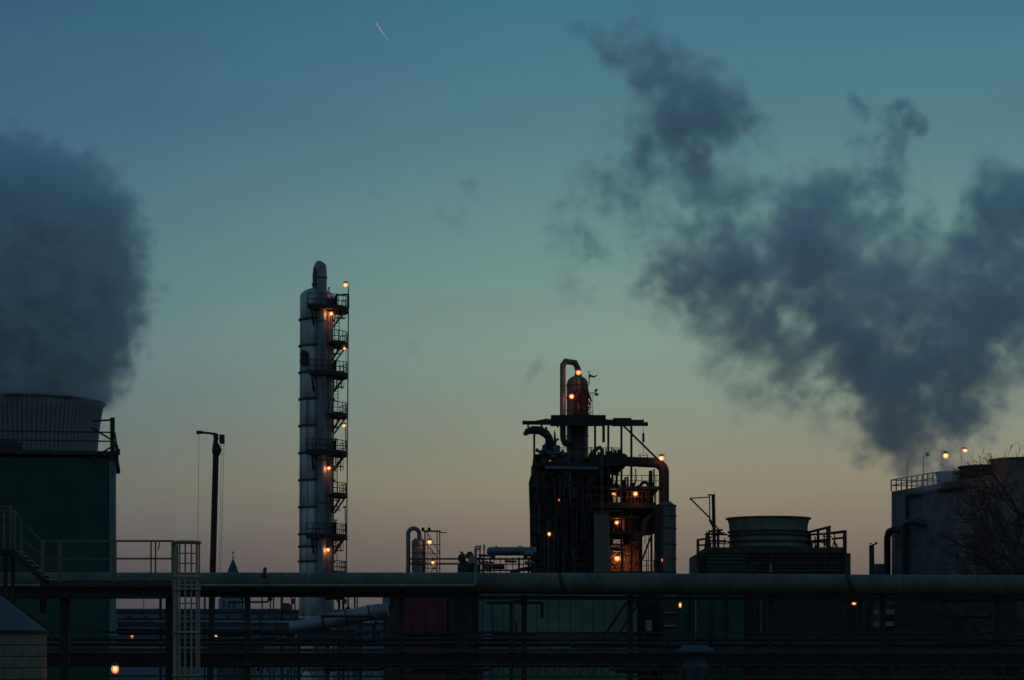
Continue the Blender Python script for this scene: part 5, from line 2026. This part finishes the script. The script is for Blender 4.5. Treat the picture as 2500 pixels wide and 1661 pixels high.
def plume(name, label, mn, mx_, cell, blobs, Yp, dens, seed, warp=1.2, thick=1.0, noise_amt=.5, edge=(0.22, 0.75), gamma=1.0, power=1.5, soft=1.0, sub=0.0, lo=6, warp_lo=5):
    """blobs: (px, py, radius_px, weight) round the plume's own axis depth Yp"""
    res = [int(round((mx_[i] - mn[i]) / cell)) + 1 for i in range(3)]
    xs = [np.linspace(mn[i], mx_[i], res[i], dtype=np.float32) for i in range(3)]
    X, Y, Z = np.meshgrid(*xs, indexing='ij')
    wx = fractal(tuple(res), 2.1, seed, warp_lo) * warp
    wz = fractal(tuple(res), 2.1, seed + 1, warp_lo) * warp
    wy = fractal(tuple(res), 2.1, seed + 2, warp_lo) * warp
    Xw, Yw, Zw = X + wx, Y + wy, Z + wz
    base = np.zeros(res, dtype=np.float32)
    r_ = random.Random(seed)
    for (px, py, rp, w) in blobs:
        w = 1.12 * w ** soft
        dj = r_.uniform(-.25, .25) * rp * Yp / F * thick
        k_ = (Yp + dj) / F
        c_ = ((px - 1250) * k_, Yp + dj, HC + (HOR - py) * k_)
        rr_ = rp * Yp / F
        q_ = ((Xw - c_[0]) ** 2 + ((Yw - c_[1]) / thick) ** 2 + (Zw - c_[2]) ** 2) / (rr_ * rr_)
        base += w * np.exp(-1.4 * q_)
    nz = fractal(tuple(res), 1.75, seed + 5, lo)
    base = np.minimum(base, 1.35)
    d_ = base * (1 + noise_amt * nz) - sub * np.clip(0.6 + nz * .9, 0, None) * np.exp(-base * .8)
    d_ = np.clip((d_ - edge[0]) / (edge[1] - edge[0]), 0, None)
    d_ = np.where(d_ < 1, d_ ** power, d_)
    d_ = np.clip(d_, 0, 2.0) ** gamma * dens
    # fade at the faces of the box
    for ax in range(3):
        n_ = res[ax]
        i_ = np.arange(n_)
        e_ = np.clip(np.minimum(i_, n_ - 1 - i_) / 5.0, 0, 1).astype(np.float32)
        sh_ = [1, 1, 1]
        sh_[ax] = n_
        d_ *= e_.reshape(sh_)
    me = bpy.data.meshes.new(name)
    npt = d_.size
    me.vertices.add(npt)
    at = me.attributes.new('steam_density', 'FLOAT', 'POINT')
    at.data.foreach_set('value', d_.ravel().astype(np.float32))
    src = bpy.data.objects.new(name + '_samples', me)
    o = bpy.data.objects.new('steam_cloud', bpy.data.volumes.new('steam_cloud'))
    COL.objects.link(o)
    o['label'] = label
    o['category'] = 'steam'
    ng = bpy.data.node_groups.new(name, 'GeometryNodeTree')
    ng.interface.new_socket(name='Geometry', in_out='INPUT', socket_type='NodeSocketGeometry')
    ng.interface.new_socket(name='Geometry', in_out='OUTPUT', socket_type='NodeSocketGeometry')
    N = ng.nodes
    gi = N.new('NodeGroupInput')
    gout = N.new('NodeGroupOutput')
    oi = N.new('GeometryNodeObjectInfo')
    oi.inputs['Object'].default_value = src
    vc = N.new('GeometryNodeVolumeCube')
    vc.inputs['Min'].default_value = mn
    vc.inputs['Max'].default_value = mx_
    vc.inputs['Resolution X'].default_value = res[0]
    vc.inputs['Resolution Y'].default_value = res[1]
    vc.inputs['Resolution Z'].default_value = res[2]
    pos = N.new('GeometryNodeInputPosition')
    sub = N.new('ShaderNodeVectorMath'); sub.operation = 'SUBTRACT'
    sub.inputs[1].default_value = mn
    ng.links.new(pos.outputs[0], sub.inputs[0])
    mul = N.new('ShaderNodeVectorMath'); mul.operation = 'MULTIPLY'
    mul.inputs[1].default_value = [(res[i] - 1) / (mx_[i] - mn[i]) for i in range(3)]
    ng.links.new(sub.outputs[0], mul.inputs[0])
    sp = N.new('ShaderNodeSeparateXYZ')
    ng.links.new(mul.outputs[0], sp.inputs[0])
    def mt(op, a, b=None):
        n_ = N.new('ShaderNodeMath'); n_.operation = op
        for i, v in enumerate((a, b)):
            if v is None: continue
            if isinstance(v, (int, float)): n_.inputs[i].default_value = v
            else: ng.links.new(v, n_.inputs[i])
        return n_.outputs[0]
    rx_, ry_, rz_ = (mt('ROUND', sp.outputs[i]) for i in range(3))
    idx = mt('ADD', mt('ADD', mt('MULTIPLY', rx_, float(res[1] * res[2])), mt('MULTIPLY', ry_, float(res[2]))), rz_)
    na = N.new('GeometryNodeInputNamedAttribute')
    na.data_type = 'FLOAT'
    na.inputs['Name'].default_value = 'steam_density'
    si = N.new('GeometryNodeSampleIndex')
    si.data_type = 'FLOAT'
    si.domain = 'POINT'
    si.clamp = True
    ng.links.new(oi.outputs['Geometry'], si.inputs['Geometry'])
    ng.links.new(na.outputs['Attribute'], si.inputs['Value'])
    ng.links.new(idx, si.inputs['Index'])
    ng.links.new(si.outputs[0], vc.inputs['Density'])
    smn = N.new('GeometryNodeSetMaterial')
    vm = bpy.data.materials.new(name)
    vm.use_nodes = True
    vt = vm.node_tree
    vt.nodes.clear()
    pv = vt.nodes.new('ShaderNodeVolumePrincipled')
    pv.inputs['Color'].default_value = (.96, .97, .98, 1)
    pv.inputs['Density'].default_value = 1.0
    pv.inputs['Anisotropy'].default_value = 0.0
    o.data.materials.append(vm)
    vo = vt.nodes.new('ShaderNodeOutputMaterial')
    vt.links.new(pv.outputs[0], vo.inputs['Volume'])
    smn.inputs['Material'].default_value = vm
    ng.links.new(vc.outputs[0], smn.inputs['Geometry'])
    ng.links.new(smn.outputs[0], gout.inputs[0])
    md = o.modifiers.new('volume', 'NODES')
    md.node_group = ng
    return o

k = 147.5 / F
left_blobs = [(56, 940, 170, 1.0), (116, 900, 150, 1.0), (2, 880, 190, 1), (152, 870, 110, 1), (82, 800, 200, 1.1), (182, 800, 118, 1), (42, 700, 240, 1.2), (194, 700, 122, 1.05), (142, 620, 200, 1.2),
              (227, 640, 78, .9), (72, 552, 170, 1.1), (162, 512, 110, .95), (-18, 512, 150, 1), (-98, 620, 260, 1.2), (-118, 800, 240, 1), (12, 442, 80, .75), (-48, 412, 90, .6), (204, 572, 88, .9), (-158, 512, 150, .9)]
plume('steam_plume_left', 'dense dark steam cloud billowing from the big stack at left',
      ((-330 - 1250) * k, 147.5 - 9, HC + (HOR - 1015) * k), ((470 - 1250) * k, 147.5 + 9, HC + (HOR - 250) * k), .16, left_blobs, 147.5, .40, 21, warp=.40, noise_amt=.30, edge=(.38, .8), lo=9, warp_lo=9)
k = 236 / F
right_blobs = [
    # rising from the stacks
    (2320, 1170, 60, 1), (2260, 1130, 50, .9), (2380, 1140, 60, .8), (2200, 1110, 45, .6), (2330, 1090, 60, .9), (2290, 1060, 70, 1), (2380, 1060, 70, .6), (2270, 1010, 95, 1), (2210, 1040, 55, .5), (2230, 950, 110, 1.05), (2330, 960, 90, .9), (2420, 880, 90, .55), (2150, 900, 100, .85), (2130, 960, 60, .35), (2030, 980, 70, .25), (2080, 1060, 60, .22),
    (2300, 860, 120, 1.1), (2440, 820, 110, 1.1), (2420, 740, 110, 1.15), (2360, 660, 100, 1.1), (2400, 560, 90, 1.1), (2430, 495, 88, 1.15), (2380, 520, 60, .9), (2480, 520, 70, .9), (2500, 640, 70, .6), (2560, 720, 120, 1.15), (2490, 660, 90, .8), (2480, 800, 100, .9), (2600, 860, 100, .8),
    # the drifting band to the left
    (2100, 850, 100, .8), (2010, 820, 90, .65), (2200, 770, 110, .8), (2080, 740, 100, .75), (1960, 690, 110, .95), (1860, 690, 110, 1.05), (1780, 700, 90, 1.0), (1740, 640, 90, .95), (1720, 590, 75, .8), (1650, 690, 80, .8), (1590, 690, 60, .6), (1700, 740, 60, .7),
    (1840, 790, 80, .7), (1790, 840, 60, .55), (1760, 880, 40, .3), (1900, 890, 80, .35), (2000, 920, 80, .5), (1850, 600, 100, .75), (1960, 600, 90, .65), (2050, 640, 100, .7), (2160, 640, 100, .55), (2230, 700, 80, .5),
    (1640, 620, 65, .6), (1500, 610, 42, .6), (1470, 625, 28, .6), (1400, 690, 60, .18), (1400, 580, 60, .3), (1370, 500, 60, .35), (1480, 450, 70, .4), (1550, 430, 60, .4), (1430, 700, 40, .22),
    (1600, 780, 60, .3), (1690, 840, 60, .35), (1830, 940, 70, .3), (1930, 1000, 70, .32), (2010, 1050, 70, .3), (2110, 1090, 45, .35), (1560, 560, 60, .35), (1620, 500, 60, .35), (1770, 500, 80, .35), (1890, 500, 70, .35),
    (2150, 1010, 70, .6), (2200, 860, 90, .9),
    # the upright wisps
    (2040, 520, 70, .55), (2000, 430, 60, .5), (2100, 420, 70, .7), (2130, 340, 55, .75), (2110, 300, 40, .6), (2190, 320, 36, .85), (2170, 310, 36, .7), (2180, 430, 50, .4), (2210, 520, 60, .45), (2130, 520, 80, .5), (1990, 500, 50, .5),
    # the lone cloud high up
    (1690, 290, 100, .55), (1740, 240, 90, .6), (1720, 370, 70, .45), (1790, 300, 80, .5), (1760, 350, 70, .4), (1640, 220, 70, .45), (1580, 150, 56, .48), (1550, 95, 56, .52), (1500, 80, 50, .45), (1460, 88, 36, .35), (1610, 300, 90, .4), (1560, 400, 80, .3), (1700, 420, 60, .35), (1690, 520, 70, .25),
    (1120, 505, 50, .42), (995, 850, 34, .36), (1290, 920, 34, .3), (900, 490, 30, .25),
]
plume('steam_plume_right', 'long ragged steam drift rising from the cooling block toward the upper left',
      ((860 - 1250) * k, 236 - 9, HC + (HOR - 1235) * k), ((2700 - 1250) * k, 236 + 9, HC + (HOR + 30) * k), .25, right_blobs, 236, .29, 33, warp=1.0, noise_amt=.72, edge=(.03, 1.0), power=1.2, soft=.70, sub=.10, lo=9, warp_lo=8)
